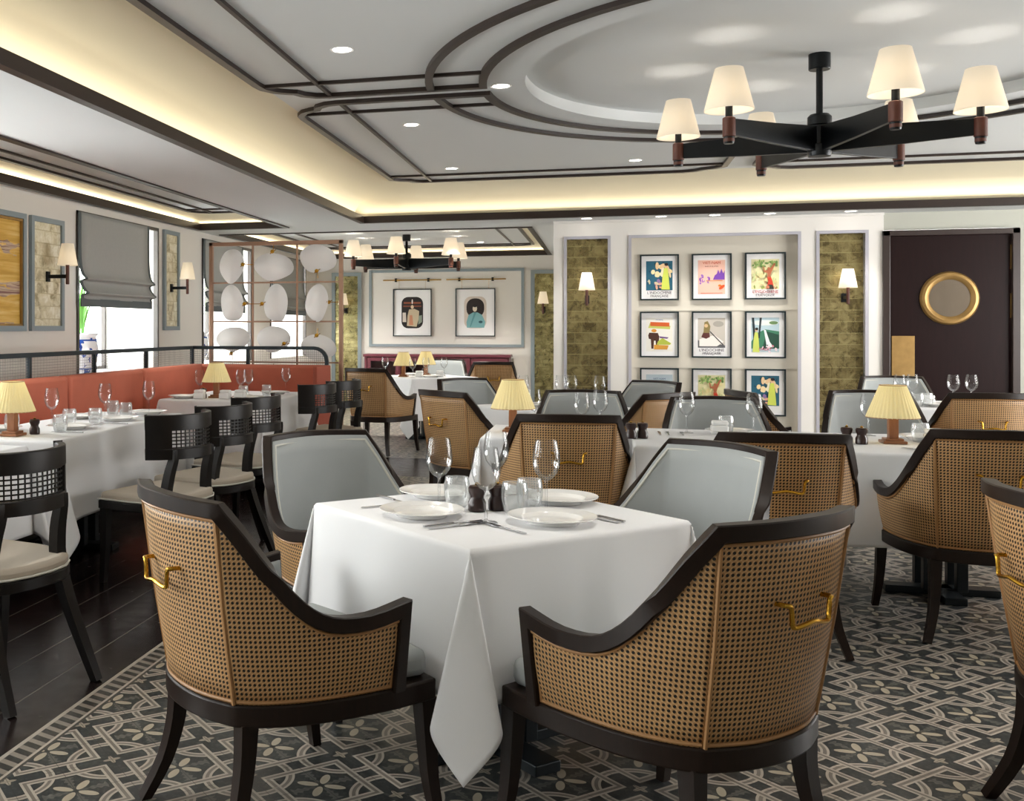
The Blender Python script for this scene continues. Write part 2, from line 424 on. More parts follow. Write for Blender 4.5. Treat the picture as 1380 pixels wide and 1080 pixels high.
# coves rise from a ledge behind the crown to the raised flat of each tray
for key, (rc, il, ir, iff, ib, zt) in TRAYS.items():
    x0,x1,y0,y1 = rc
    m = MB(); loops = []
    N = 14; prof = [(0,.0,HC+.045), (-.10,0,HC+.045)]
    for i in range(N+1):
        a = pi/2*i/N; prof.append((-.10, 1-cos(a), HC+.06+(zt-HC-.06)*sin(a)))
    rings = []
    for base, fr, z in prof:
        dl, dr, df, db = (base+fr*(q-base) for q in (il, ir, iff, ib))
        rings.append([(x0+dl,y0+df,z),(x1-dr,y0+df,z),(x1-dr,y1-db,z),(x0+dl,y1-db,z)])
    b = len(m.v)
    for r_ in rings: m.v.extend(r_)
    for i in range(len(rings)-1):
        for j in range(4): m.face((b+i*4+j, b+(i+1)*4+j, b+(i+1)*4+(j+1)%4, b+i*4+(j+1)%4))
    struct(m.build('ceiling_cove', 'cove', smooth=25))
    m = MB(); cw = .045
    m.sweep([(x0+cw/2,y0+cw/2,HC),(x1-cw/2,y0+cw/2,HC),(x1-cw/2,y1-cw/2,HC),(x0+cw/2,y1-cw/2,HC)],
            [(-.03,-.012),(.03,-.012),(.03,.012),(.018,.02),(.018,.04),(.03,.048),(.03,.062),(-.03,.062)], (0,0,1), closed=True)
    struct(m.build('trim_%d' % (1+list(TRAYS).index(key)), 'trim', smooth=20))
# flat of the main tray with a round recessed dome
x0,x1,y0,y1 = -2.59+.56, 4.96-.56, 1.77+.79, 11.04-.79; zt = 2.84
m = MB(); NR = 96; RD = 1.65; inner, outer = [], []
for i in range(NR):
    a = 2*pi*i/NR; dx, dy = cos(a), sin(a)
    k = min((x1-MC[0])/dx if dx > 0 else (x0-MC[0])/dx if dx < 0 else 1e9, (y1-MC[1])/dy if dy > 0 else (y0-MC[1])/dy if dy < 0 else 1e9)
    inner.append((MC[0]+RD*dx, MC[1]+RD*dy)); outer.append((MC[0]+k*dx, MC[1]+k*dy))
for c in ((x0,y0),(x1,y0),(x1,y1),(x0,y1)):                       # snap the nearest ray to each corner
    j = min(range(NR), key=lambda i: hypot(outer[i][0]-c[0], outer[i][1]-c[1])); outer[j] = c
m.v = [(x,y,zt) for x,y in inner]+[(x,y,zt) for x,y in outer]+[(x,y,zt+.075) for x,y in inner]
for i in range(NR):
    j = (i+1)%NR; m.face((i,j,NR+j,NR+i)); m.face((i,2*NR+i,2*NR+j,j))
m.face([2*NR+i for i in range(NR)]); struct(m.build('ceiling_dome', 'ceil', smooth=40))
for key in ('side','far'):
    rc, il, ir, iff, ib, zz = TRAYS[key]
    struct(MB().box(rc[0]+il-.01, rc[1]-ir+.01, rc[2]+iff-.01, rc[3]-ib+.01, zz, zz+.03).build('ceiling_tray', 'ceil', smooth=0))
struct(MB().box(-5.6, XR, YF, YFAR+.15, 3.02, 3.1).build('ceiling_slab', 'ceil', smooth=0))
# ceiling mouldings: four mirrored panels round the dome
RI, RO, G = 1.90, 2.22, .107
quad = [(sqrt(RI*RI-G*G), G), (2.87,G),(2.95,.125),(3.02,.18),(3.05,.25),(3.09,.27),(3.16,.32),(3.21,.41),(3.22,.51),
        (3.22,3.60),(3.15,3.68),(3.06,3.72),(3.03,3.79),(2.94,3.84),(.47,3.84),(.36,3.80),(.30,3.72),(.2,3.66),(.13,3.55),(.13, sqrt(RI*RI-.13**2))]
a0, a1 = atan2(quad[-1][1], quad[-1][0]), atan2(quad[0][1], quad[0][0])
arc = [(RI*cos(a0+(a1-a0)*i/28), RI*sin(a0+(a1-a0)*i/28)) for i in range(1,28)]
n_tr = 4
for sx in (1,-1):
    for sy in (1,-1):
        T = lambda p, z=zt: (MC[0]+sx*p[0], MC[1]+sy*p[1], z)
        m = MB(); m.strip([T(p) for p in quad+arc], .048, .026, closed=True)
        b0, b1 = atan2(G, RO), atan2(sqrt(RO*RO-.13**2), .13)
        m.strip([T((RO*cos(b0+(b1-b0)*i/28), RO*sin(b0+(b1-b0)*i/28))) for i in range(29)], .046, .026)
        for p, q in (((2.86,G),(2.86,3.84)),((sqrt(RI*RI-.43**2),.43),(3.21,.43)),((.13,3.46),(3.22,3.46))):
            m.strip([T(p), T(q)], .024, .02)
        struct(m.build('trim_%d' % n_tr, 'trim', smooth=30)); n_tr += 1
for key in ('side','far'):
    rc, il, ir, iff, ib, zz = TRAYS[key]
    a,b,c,d = rc[0]+il, rc[1]-ir, rc[2]+iff, rc[3]-ib
    m = MB(); ch = .18
    m.strip([(x,y,zz) for x,y in ((a,c),(b,c),(b,d-ch),(b-ch*.4,d-ch*.4),(b-ch,d),(a+ch,d),(a+ch*.4,d-ch*.4),(a,d-ch))], .045, .02, closed=True)
    s1 = .2 if key == 'side' else .3
    m.strip([(a+s1,c,zz),(a+s1,d,zz)], .02, .018); m.strip([(b-s1,c,zz),(b-s1,d,zz)], .02, .018); m.strip([(a,d-.3,zz),(b,d-.3,zz)], .02, .018)
    struct(m.build('trim_%d' % n_tr, 'trim', smooth=30)); n_tr += 1

# walls
m = MB(); cuts = [YF]+[v for ab in WIN_Y for v in ab]+[YFAR]
for i in range(0, len(cuts), 2): m.box(XL-.12, XL, cuts[i], cuts[i+1], 0, 2.56)
for a, b in WIN_Y: m.box(XL-.12, XL, a, b, 0, .90); m.box(XL-.12, XL, a, b, 2.444, 2.56)
struct(m.build('wall_left', 'paint', smooth=0))
for n, (a, b) in enumerate(WIN_Y):                                 # deep window bays, the three nearest ones unseen and added for daylight
    m = MB(); xo = -5.36
    m.box(xo, XL-.12, a-.03, a, .85, 2.5); m.box(xo, XL-.12, b, b+.03, .85, 2.5); m.box(xo, XL-.12, a, b, .85, .90); m.box(xo, XL-.12, a, b, 2.444, 2.5)
    wn = struct(m.build('window_%d' % (n+1), 'white', smooth=0))
    f = MB(); t = .035
    for xx in (xo, XL-.005):
        for p in ((a,a+t),(b-t,b)): f.box(xx-.03, xx+.02, p[0], p[1], .9, 2.444)
        f.box(xx-.03, xx+.02, a, b, 2.444-t, 2.444)
    f.box(xo-.03, xo+.02, a, b, .9, .9+t); f.box(xo-.03, xo+.02, (a+b)/2-.02, (a+b)/2+.02, .9, 2.444)
    f.build('window_frame', 'winframe', wn, smooth=0)
    MB().box(xo-.008, xo, a, b, .9, 2.444).build('pane', 'pane', wn, smooth=0)
m = MB(); m.box(XR, XR+.12, YF, YB, 2.4, 2.56); m.box(XR, XR+.12, YF, YB, 0, .5)
for a, b in ((YF,5.0),(7.0,7.7),(9.7,YB)): m.box(XR, XR+.12, a, b, .5, 2.4)  # the gaps are unseen windows, added to send daylight across the room
struct(m.build('wall_right', 'paint', smooth=0))
m = MB(); m.box(-5.0, XR, YF-.12, YF, 2.4, 2.56); m.box(-5.0, XR, YF-.12, YF, 0, .5)
m.box(-5.0, XR, YF-.12, YF, .5, 2.4)
struct(m.build('wall_front', 'paint', smooth=0))
m = MB(); m.box(XL, -.38, YFAR, YFAR+.12, 0, 2.56); m.box(-.531, -.42, YB+.1, YFAR, 0, 2.56); struct(m.build('wall_far', 'paint', smooth=0))
# wall with the poster recess and two mirrored niches
NI = [(-.405,.055,2.33), (.27,1.94,2.33), (2.114,2.568,2.33)]
m = MB(); m.box(-.531, 2.724, YB+.10, YB+.2, 0, 2.56)
xs = [-.531]+[v for n in NI for v in n[:2]]+[2.724]
for i in range(0, len(xs), 2): m.box(xs[i], xs[i+1], YB, YB+.10, 0, 2.56)
for a,b,z in NI: m.box(a, b, YB, YB+.10, z, 2.56)
struct(m.build('wall_back', 'panel', smooth=0))
m = MB(); m.box(2.724, XR, YB+.03, YB+.2, 2.34, 2.56); m.box(3.93, XR, YB+.03, YB+.2, 0, 2.34)
M['sage_shaded'] = plain('sage_paint_shaded', '#bfc0b5', .6)  # greenish grey paint, darkened in colour where the wall washers don't reach
struct(m.build('wall_back_door_side', 'sage_shaded', smooth=0))
m = MB(); m.box(.27, 1.94, YB+.085, YB+.10, 0, 2.33); struct(m.build('wall_back_recess', 'greige', smooth=0))
m = MB()
for z in (1.59, .98): m.box(.27, 1.94, YB+.080, YB+.085, z-.055, z+.055)
struct(m.build('trim_%d' % n_tr, 'greige', smooth=0)); n_tr += 1
m = MB()
for a,b,z in NI:
    m.strip([(a,YB-.004,0),(a,YB-.004,z),(b,YB-.004,z),(b,YB-.004,0)], .03, .012, up=(0,1,0))
struct(m.build('trim_%d' % n_tr, 'lilac', smooth=0)); n_tr += 1
m = MB(); m.box(-.531, 2.724, YB-.03, YB, 2.49, 2.514); struct(m.build('trim_%d' % n_tr, 'panel', smooth=0)); n_tr += 1
# door
d = empty('door_1', (3.316, YB, 0)); struct(d)
m = MB(); 
m.box(-.605,-.538,-.03,.1,0,2.33); m.box(.538,.606,-.03,.1,0,2.33); m.box(-.605,.606,-.03,.1,2.275,2.33); m.build('door_frame','doorframe',d,smooth=0,bevel=.006)
MB().box(-.538,.538,.02,.06,0,2.275).build('door_leaf','door',d,smooth=0,bevel=.003)
MB().box(-.518,-.31,.008,.02,.42,1.27).build('push_plate','antique',d,smooth=0,bevel=.002)
Tm = Matrix.Translation((0,.02,1.647)) @ Matrix.Rotation(pi/2,4,'X')
fr = MB().lathe([(.185,.0),(.185,.018),(.20,.03),(.225,.038),(.25,.032),(.266,.012),(.266,0)], 48, cap=False, T=Tm).build('mirror_frame','antique',d)
MB().lathe([(.19,.0),(.19,.012)], 48, T=Tm).build('mirror_glass','mirror',d)
for z in (2.05, 1.57, .5): MB().box(.532,.545,.005,.02,z-.12,z+.12).build('hinge','antique',d,smooth=0)

# ------------------------------------------------------------------ mirrors, sconces, pictures
def gold_panel(x0, x1, y, z1, mat='gold', label='', frame=None, cat='mirror panel', z0=0):
    o = MB().box(x0, x1, y-.012, y, z0, z1).build('mirror_panel', mat, smooth=0)
    if frame: MB().strip([(x0,y-.005,z0),(x0,y-.005,z1),(x1,y-.005,z1),(x1,y-.005,z0)], .06, .03, closed=True, up=(0,1,0)).build('panel_frame', frame, o, smooth=0)
    return tag(o, label, cat, 'antiqued mirror panels')
gold_panel(-.39,.04,YB+.085,2.318,label='tall gold antiqued mirror tile panel between the far room and the posters')
gold_panel(2.13,2.552,YB+.085,2.318,label='tall gold antiqued mirror tile panel beside the dark door')
gold_panel(-4.40,-3.95,YFAR-.02,2.25,'goldfar','narrow gold mirror panel on the far wall behind the disc screen','greyblue')
gold_panel(-1.10,-.60,YFAR-.02,2.25,'goldfar','narrow gold mirror panel beside the maroon cabinet on the far wall','greyblue')
def left_panel(y0, y1, z0, z1, label):
    o = MB().box(XL, XL+.015, y0+.03, y1-.03, z0+.03, z1-.03).build('mirror_panel','shell',smooth=0)
    MB().strip([(XL+.004,y0+.02,z0+.02),(XL+.004,y0+.02,z1-.02),(XL+.004,y1-.02,z1-.02),(XL+.004,y1-.02,z0+.02)], .045, .03, closed=True, up=(-1,0,0)).build('panel_frame','greyblue',o,smooth=0)
    return tag(o, label, 'mirror panel', 'antiqued mirror panels')
left_panel(7.755,8.30,1.326,2.31,'grey framed shell mosaic panel between the gold painting and the window')
left_panel(10.495,10.914,1.327,2.441,'grey framed shell mosaic panel between window and disc screen')
o = empty('painting', (XL,7.05,0)); tag(o, 'abstract gold canvas in grey frame on the window wall', 'painting')
MB().box(.0,.02,-.52,.545,1.37,2.26).build('canvas','goldart',o,smooth=0)
MB().strip([(.01,-.57,1.345),(.01,-.57,2.285),(.01,.575,2.285),(.01,.575,1.345)], .045, .04, closed=True, up=(-1,0,0)).build('frame','greyblue',o,smooth=0)
MB().strip([(.01,-.53,1.375),(.01,-.53,2.25),(.01,.545,2.25),(.01,.545,1.375)], .02, .03, closed=True, up=(-1,0,0)).build('frame_lining','antique',o,smooth=0)
def mk_shade(rb, rt, h, z, mat, parent, ridge=0, n=40, c=(0,0)):
    return MB().lathe([(rb,z),(rb*.995,z+.004),(rt,z+h)], n, (c[0],c[1],0), cap=False, ridge=ridge).build('lamp_shade', mat, parent, smooth=0 if ridge else 40, solid=.003, off=-1)
def mk_sconce():                                                  # wall plane y=0, stands out to -y
    o = empty('wall_sconce')
    MB().box(-.025,.025,-.02,0,-.045,.045).build('back_plate','iron',o,smooth=0,bevel=.003)
    MB().box(-.012,.012,-.20,-.015,-.016,.016).build('arm','iron',o,smooth=0,bevel=.002)
    MB().lathe([(.012,-.07),(.016,-.065),(.016,.10),(.009,.105),(.009,.13)],14,(0,-.20,0)).build('candle_holder','leather',o)
    MB().lathe([(.0,.13),(.018,.15),(.022,.18),(.0,.22)],12,(0,-.20,0),cap=False).build('bulb','bulb',o)
    mk_shade(.088,.052,.19,.095,'shade',o,c=(0,-.20)); return o
def sconce(loc, rz, lab): return place('sconce', mk_sconce, loc, rz, lab, 'wall lamp', 'shaded wall sconces')
sconce((XL+.015,8.03,1.80), pi/2, 'linen shaded sconce on the shell panel beside the gold painting')
sconce((XL+.015,10.70,1.80), pi/2, 'linen shaded sconce on the shell panel next to the screen')
sconce((-.177,YB+.073,1.66), 0, 'white shaded sconce on gold mirror niche near the far room')
sconce((2.37,YB+.073,1.66), 0, 'white shaded sconce on gold mirror niche next to the door')
sconce((-4.186,YFAR-.035,1.64), 0, 'white shaded sconce on the far mirror seen behind the screen')
sconce((-.927,YFAR-.035,1.64), 0, 'white shaded sconce on the far mirror beyond the maroon cabinet')

def lettering(txt, size, loc, mat, parent, name='lettering', align='CENTER', sx=1):
    c = bpy.data.curves.new(name, 'FONT'); c.body = txt; c.size = size; c.align_x = align; c.extrude = .0004; c.resolution_u = 2
    t0 = bpy.data.objects.new(name, c); col.objects.link(t0); c.materials.append(M[mat] if isinstance(mat,str) else mat)
    bpy.context.view_layer.update(); me = bpy.data.meshes.new_from_object(t0.evaluated_get(bpy.context.evaluated_depsgraph_get())); bpy.data.objects.remove(t0)
    o = bpy.data.objects.new(name, me); col.objects.link(o)
    o.location = loc; o.rotation_euler = (pi/2,0,0); o.scale = (sx,1,1); o.parent = parent; return o
def ell(cx_, cy_, a, b, n=14, r=0): return [(cx_+a*cos(t)*cos(r)-b*sin(t)*sin(r), cy_+a*cos(t)*sin(r)+b*sin(t)*cos(r)) for t in (2*pi*i/n for i in range(n))]
def artwork(shapes, w_, h, parent, y=-.006, name='print'):
    """flat printed shapes in a 0..1 frame, as one printed sheet"""
    m = MB(); mats = []
    for k, (h_, poly) in enumerate(shapes):
        mt = paint(h_)
        if mt not in mats: mats.append(mt)
        b = len(m.v); yy = y-.00025*k
        m.v.extend(((x-.5)*w_, yy, (z-.5)*h) for x, z in poly); m.face([b+i for i in range(len(poly))], mats.index(mt))
    return m.build(name, mats, parent, smooth=0)
SQ = [(0,0),(1,0),(1,1),(0,1)]
def blobs(seed, c, n, x0, x1, y0, y1, r0=.03, r1=.1):
    rr = random.Random(seed); return [(c[rr.randrange(len(c))], ell(x0+(x1-x0)*rr.random(), y0+(y1-y0)*rr.random(), r0+(r1-r0)*rr.random(), (r0+(r1-r0)*rr.random())*.6, 9, rr.random()*3)) for _ in range(n)]
woman = lambda c, sk, x, y, s: [(c, [(x-.10*s,y),(x+.12*s,y-.01),(x+.09*s,y+.32*s),(x+.06*s,y+.5*s),(x-.03*s,y+.5*s),(x-.07*s,y+.3*s)]), (sk, ell(x+.02*s,y+.56*s,.045*s,.05*s)), ('#2a1c18', ell(x+.03*s,y+.585*s,.05*s,.035*s))]
ART = {
 'garden': [('#1f5f77', SQ)]+blobs(1,['#2f7f93','#184a63','#1b3d4d'],16,.05,.95,.05,.95)+blobs(2,['#f0d9a8','#e6c79a','#e9e2c2'],16,.2,.9,.5,.85,.06,.16)+blobs(3,['#d9a38a','#8a6fa0','#c9c2a0'],9,.1,.6,.08,.35,.04,.1)+woman('#c9d45a','#e2b893',.72,.03,1.45),
 'bay': [('#f2c3b0', SQ)]+blobs(4,['#8a4fb0','#a26fc4'],12,.05,.45,.3,.55,.02,.07)+[('#7a46ad', [(.55,.42),(.62,.55),(.7,.6),(.74,.72),(.8,.6),(.86,.74),(.93,.6),(.98,.7),(.98,.42)]),('#d98a4a', [(.3,.4),(.9,.4),(.9,.38),(.3,.38)]),('#d9531f', ell(.88,.2,.12,.05,8,.5)),('#e27a2a', ell(.8,.25,.06,.03)),('#c94a2a', [(.1,.02),(.9,.02),(.9,.035),(.1,.035)])],
 'dancer': [('#e6dfb0', SQ)]+blobs(5,['#8fb05e','#a3bb70','#6f9350','#b5c47e'],40,.06,.94,.70,.94,.03,.08)+blobs(6,['#cdcb92','#bcc58e','#e9d9a0','#d8c98f'],30,.08,.92,.15,.75,.03,.10)+[('#c23a1f', [(.52,.02),(.80,.02),(.76,.25),(.66,.48),(.56,.42),(.60,.25)]),('#a8603f', [(.58,.4),(.66,.4),(.72,.58),(.86,.85),(.80,.86),(.66,.66),(.48,.62),(.44,.76),(.40,.75),(.44,.57),(.56,.54)]),('#a8603f', ell(.62,.68,.05,.05)),('#2a2a20', [(.55,.0),(.8,.0),(.75,.15),(.6,.15)])]+blobs(7,['#c97a5a','#8a9a4a'],8,.05,.95,.0,.14,.03,.07),
 'elephant': [('#f2efe6', SQ),('#c9cf6a', [(.08,.70),(.9,.66),(.92,.76),(.14,.84)]),('#d9642a', [(.16,.76),(.88,.74),(.88,.86),(.16,.88)]),('#4a2a1c', [(.08,.48),(.12,.56),(.45,.55),(.5,.44),(.46,.1),(.38,.1),(.36,.32),(.3,.32),(.28,.08),(.2,.08),(.18,.36),(.1,.38)]),('#e09a3a', ell(.3,.62,.1,.05)),('#6f4a8a', [(.5,.45),(.85,.42),(.8,.38),(.52,.4)]),('#b9c44a', [(.45,.3),(.62,.4),(.95,.24),(.9,.2),(.4,.2)]),('#d99a3a', [(.3,.2),(.85,.18),(.8,.06),(.3,.06)])],
 'boat': [('#c9c2b8', SQ),('#a8a39a', ell(.75,.8,.2,.1)),('#5f5f62', [(0,0),(1,0),(1,.08),(0,.25)]),('#f2ece6', [(.05,.05),(.7,.05),(.95,.2),(.62,.42),(.3,.36),(.05,.28)]),('#5a2a26', [(.12,.36),(.2,.52),(.42,.54),(.44,.36),(.3,.3)]),('#8a7a4a', [(.2,.5),(.24,.86),(.36,.9),(.46,.72),(.42,.5)]),('#d9b88a', ell(.3,.74,.07,.06)),('#3a3a3f', [(.42,.55),(.46,.55),(.95,.1),(.92,.08)])],
 'fall': [('#b9d0d9', SQ),('#e6ecea', ell(.5,.85,.5,.08)),('#3f7f62', [(0,.3),(.2,.55),(.5,.66),(1,.6),(1,.1),(0,.1)]),('#1f4a3a', [(.4,.1),(.55,.6),(1,.5),(1,.1)]),('#eef3f2', [(.45,.65),(.52,.64),(.66,.3),(.8,.14),(.56,.14)]),('#1c2b33', [(.02,1),(.1,1),(.16,.35),(.08,.3)]),('#1c2b33', [(.3,1),(.38,1),(.3,.4),(.25,.4)]),('#6a8a5a', ell(.8,.85,.16,.05))]+woman('#d3de6a','#e2c3a3',.16,.0,1.15)+blobs(8,['#f2d9e0','#d98a9a','#1c2b33'],9,.3,.95,.0,.2,.03,.08),
 'coast': [('#c4d3dc', SQ),('#e3e7e2', [(0,.6),(1,.52),(1,.66),(0,.7)]),('#8fa8a0', [(0,.3),(1,.35),(1,.54),(0,.58)]),('#3a4a4a', ell(.66,.66,.2,.05)),('#d9c9a0', [(0,0),(1,0),(1,.3),(0,.26)]),('#5a3a2a', ell(.3,.3,.18,.05))],
}
def mk_poster(art, words, fx, cx_, zt_, label):
    o = empty('framed_poster', (cx_, YB+.085, zt_-.245)); tag(o, label, 'poster', 'framed travel posters on the white wall')
    W, H = .395, .49
    MB().strip([(-W/2+.007,-.028,-H/2+.007),(-W/2+.007,-.028,H/2-.007),(W/2-.007,-.028,H/2-.007),(W/2-.007,-.028,-H/2+.007)], .015, .028, closed=True, up=(0,-1,0)).build('frame','pframe',o,smooth=0)
    MB().box(-W/2+.01,W/2-.01,-.005,-.001,-H/2+.01,H/2-.01).build('mount','mat',o,smooth=0)
    big = art in ('bay','elephant','fall')
    p = artwork(ART[art], .27, .36 if big else .315, o); p.location = (.0,0,-.002 if big else .018)
    for t, sz, z, c in words: lettering(t, sz, (0,-.0135,z), paint(c), o, sx=1.0)
    return o
IND = [("L'INDOCHINE", .040, -.178,'#3a2a3f'), ('FRANÇAISE', .036, -.212,'#3a2a3f')]
INDR = [("L'INDOCHINE", .040, -.178,'#b5303a'), ('FRANÇAISE', .036, -.212,'#4a3a4a')]
mk_poster('garden', IND, 0, .573, 2.138, 'framed poster of a figure in yellow before a blue garden, top row')
mk_poster('bay', [('VIET-NAM', .040, .135,'#c94a2a'), ('BAIE D\'ALONG', .020, .105,'#8a3a2a')], 0, 1.099, 2.137, 'framed pink poster of purple rocks in a bay, top row centre')
mk_poster('dancer', INDR, 0, 1.626, 2.140, 'framed poster of a red dressed figure lifting arms, top row beside door niche')
mk_poster('elephant', [('TOURISME', .016, .150,'#3a4a8a')], 0, .573, 1.525, 'framed poster with an elephant and orange banner, middle row')
mk_poster('boat', IND, 0, 1.099, 1.525, 'framed grey poster of a seated figure with white drapery, middle row')
mk_poster('fall', [('DALAT', .040, -.165,'#c23a5a')], 0, 1.626, 1.525, 'framed green poster of a waterfall and trees, middle row')
mk_poster('coast', [('VIET-NAM', .028, .12,'#2f5a8a')], 0, .573, .92, 'framed pale blue poster of a coast, bottom row')
mk_poster('dancer', [], 0, 1.099, .92, 'framed poster of a red dressed figure in the bottom row')
mk_poster('garden', [], 0, 1.626, .92, 'framed poster of blue garden half hidden by chair, bottom row')

# portraits on the far wall
def portrait(cx_, shapes, label):
    o = empty('framed_portrait', (cx_, YFAR, 1.604)); tag(o, label, 'picture', 'portraits hung from brass rails')
    MB().strip([(-.315,-.035,-.385),(-.315,-.035,.385),(.315,-.035,.385),(.315,-.035,-.385)], .014, .03, closed=True, up=(0,-1,0)).build('frame','pframe',o,smooth=0)
    MB().box(-.31,.31,-.012,-.002,-.38,.38).build('mount','mat',o,smooth=0)
    artwork(shapes, .36, .52, o, -.014)
    m = MB(); m.tube([(-.22,-.02,.385),(-.22,-.02,.54)],.002,5); m.tube([(.22,-.02,.385),(.22,-.02,.54)],.002,5); m.build('hanging_wire','brass',o)
rr_ = lambda x0,x1,y0,y1,r: [(x1-r+r*cos(t) if q in (0,3) else x0+r+r*cos(t), (y1-r*.7+r*.7*sin(t)) if q < 2 else (y0+r*.7+r*.7*sin(t))) for q in range(4) for t in (pi/2*(q+k/5) for k in range(6))]
portrait(-3.06, [('#1c1412', rr_(0,1,0,1,.3))]+[('#8a4a2f', [(.1,.78),(.9,.78),(.9,.84),(.1,.84)]),('#7a3f2a', [(.08,.68),(.92,.68),(.92,.73),(.08,.73)]),('#c9b89a', [(.25,.08),(.7,.05),(.8,.3),(.82,.55),(.6,.62),(.35,.6),(.28,.4)]),('#c98a6a', [(.35,.1),(.55,.1),(.5,.42),(.38,.42)]),('#d9cfc4', [(.05,.2),(.22,.2),(.2,.5),(.05,.5)]),('#8f9a8a', [(.78,.12),(.95,.2),(.95,.42),(.8,.4)]),('#e0c8a8', ell(.5,.68,.07,.06)),('#e8e2d8', ell(.5,.85,.03,.08))], 'framed picture of robed figures in dark oval, nearer the screen')
portrait(-2.02, [('#d9cdc2', rr_(0,1,0,1,.3)),('#2a2120', rr_(.1,.9,.35,.94,.35)),('#7fb4b9', [(.12,.02),(.9,.02),(.95,.2),(.8,.42),(.6,.5),(.4,.5),(.2,.42),(.1,.2)]),('#e6d9c4', ell(.48,.62,.1,.1)),('#1c1615', ell(.48,.71,.1,.05)),('#5f979d', [(.45,.5),(.55,.5),(.3,.05),(.25,.05)]),('#23525a', ell(.74,.2,.09,.04))], 'framed portrait of a figure in pale blue robe on the far wall')
for a, b, lb in ((-3.547,-2.575,'thin brass picture rail above the oval group picture'),(-2.49,-1.526,'thin brass picture rail above the blue robed portrait')):
    o = MB().tube([(a,YFAR-.04,2.143),(b,YFAR-.04,2.143)],.009,8,up=(0,0,1)).build('picture_rail','brass')
    m = MB()
    for t in (.22,.78): m.lathe([(.02,-.03),(.02,.03)],10,(a+(b-a)*t,YFAR-.03,2.143))
    m.build('rail_bracket','iron',o); tag(o, lb, 'picture rail', 'brass picture rails')
struct(MB().strip([(-3.77,YFAR-.002,1.06),(-3.77,YFAR-.002,2.295),(-1.26,YFAR-.002,2.295),(-1.26,YFAR-.002,1.06)], .045, .02, closed=True, up=(0,1,0)).build('trim_%d' % n_tr,'greyblue',smooth=0)); n_tr += 1

# cabinet under the portraits
o = empty('cabinet', (-2.61, YFAR-.02, 0)); tag(o, 'low maroon cabinet with glazed doors under the portraits', 'cabinet')
m = MB(); m.box(-1.17,1.17,-.40,-.02,0,.06); m.box(-1.17,1.17,-.06,-.02,.06,.88)
for x in (-1.15,-.59,0,.59,1.15): m.box(x-.02,x+.02,-.40,-.02,.06,.88)
m.box(-1.15,1.15,-.38,-.04,.46,.48); m.build('carcass','maroon',o,smooth=0)
MB().box(-1.19,1.19,-.42,-.02,.88,.925).build('top','maroon',o,smooth=0,bevel=.005)
for k in range(4):
    xa, xb = -1.15+k*.575+.03, -1.15+(k+1)*.575-.02
    dr = MB().strip([(xa+.03,-.41,.10),(xa+.03,-.41,.84),(xb-.03,-.41,.84),(xb-.03,-.41,.10)], .06, .02, closed=True, up=(0,-1,0)).build('door','maroon',o,smooth=0)
    MB().box(xa+.05,xb-.05,-.412,-.408,.12,.82).build('door_glass','glass',dr,smooth=0)
    MB().lathe([(.0,0),(.01,.0),(.012,.02),(0,.03)],10,(xb-.03 if k%2==0 else xa+.03,-.425,.5)).build('knob','brass',dr)
VL = [('white','round white vase'),('steel','silver lidded jar'),('black','black lacquer pot'),('pot','blue and white jar')]
def jar(h, r, mat):
    return MB().lathe([(r*.5,0),(r*.9,h*.15),(r,h*.45),(r*.75,h*.75),(r*.35,h*.88),(r*.4,h)],18).build('vase',mat)
spots = ['at the screen end','second from the screen end','in the middle','third bay','fourth bay','at the mirror end']
for k, (x, mt) in enumerate(((-.95,0),(-.45,2),(-.2,3),(.2,1),(.45,0),(.95,3))):
    j = jar(.2+.03*(k%3), .07+.012*(k%2), VL[mt][0]); j.location = (-2.61+x, YFAR-.22, .48)
    tag(j, '%s on the maroon cabinet shelf, %s' % (VL[mt][1], spots[k]), 'vase', 'vases in the cabinet')

# ------------------------------------------------------------------ window dressing
def blind(y0, y1, label, ztop=2.43, zb=1.55):
    o = empty('roman_blind', (XL, (y0+y1)/2, 0)); tag(o, label, 'blind', 'grey roman blinds'); hw = (y1-y0)/2
    prof = [(.03,ztop),(.03,2.2),(.035,1.98),(.06,1.86),(.10,1.81),(.05,1.79),(.055,1.75),(.09,1.70),(.115,1.675),(.06,1.655),(.06,1.63),(.062,zb+.07)]
    P_ = [(x,z) for x,_,z in ((p[0],0,p[1]) for p in crom([(x,z,0) for x,z in prof],4))]
    for nm, a, b, mt, dx in (('fabric',-hw+.05,hw-.05,'blind',0),('side_border',-hw,-hw+.05,'blindedge',.002),('side_border',hw-.05,hw,'blindedge',.002)):
        n = 10 if nm == 'fabric' else 2
        rows = [[(x+dx+.006*sin(j*1.3)*(1 if nm == 'fabric' else 0), a+(b-a)*j/n, z) for j in range(n+1)] for x, z in P_]
        MB().grid(rows).build(nm, mt, o, smooth=60, solid=.006)
    MB().box(.052,.066,-hw,hw,zb,zb+.075).build('hem_border','blindedge',o,smooth=0)
blind(8.555,10.09,'grey roman blind with charcoal border half lowered beside the shell panel')
blind(11.64,13.05,'grey roman blind in the window directly behind the disc screen')
blind(14.28,15.95,'grey roman blind in the farthest window past the screen')
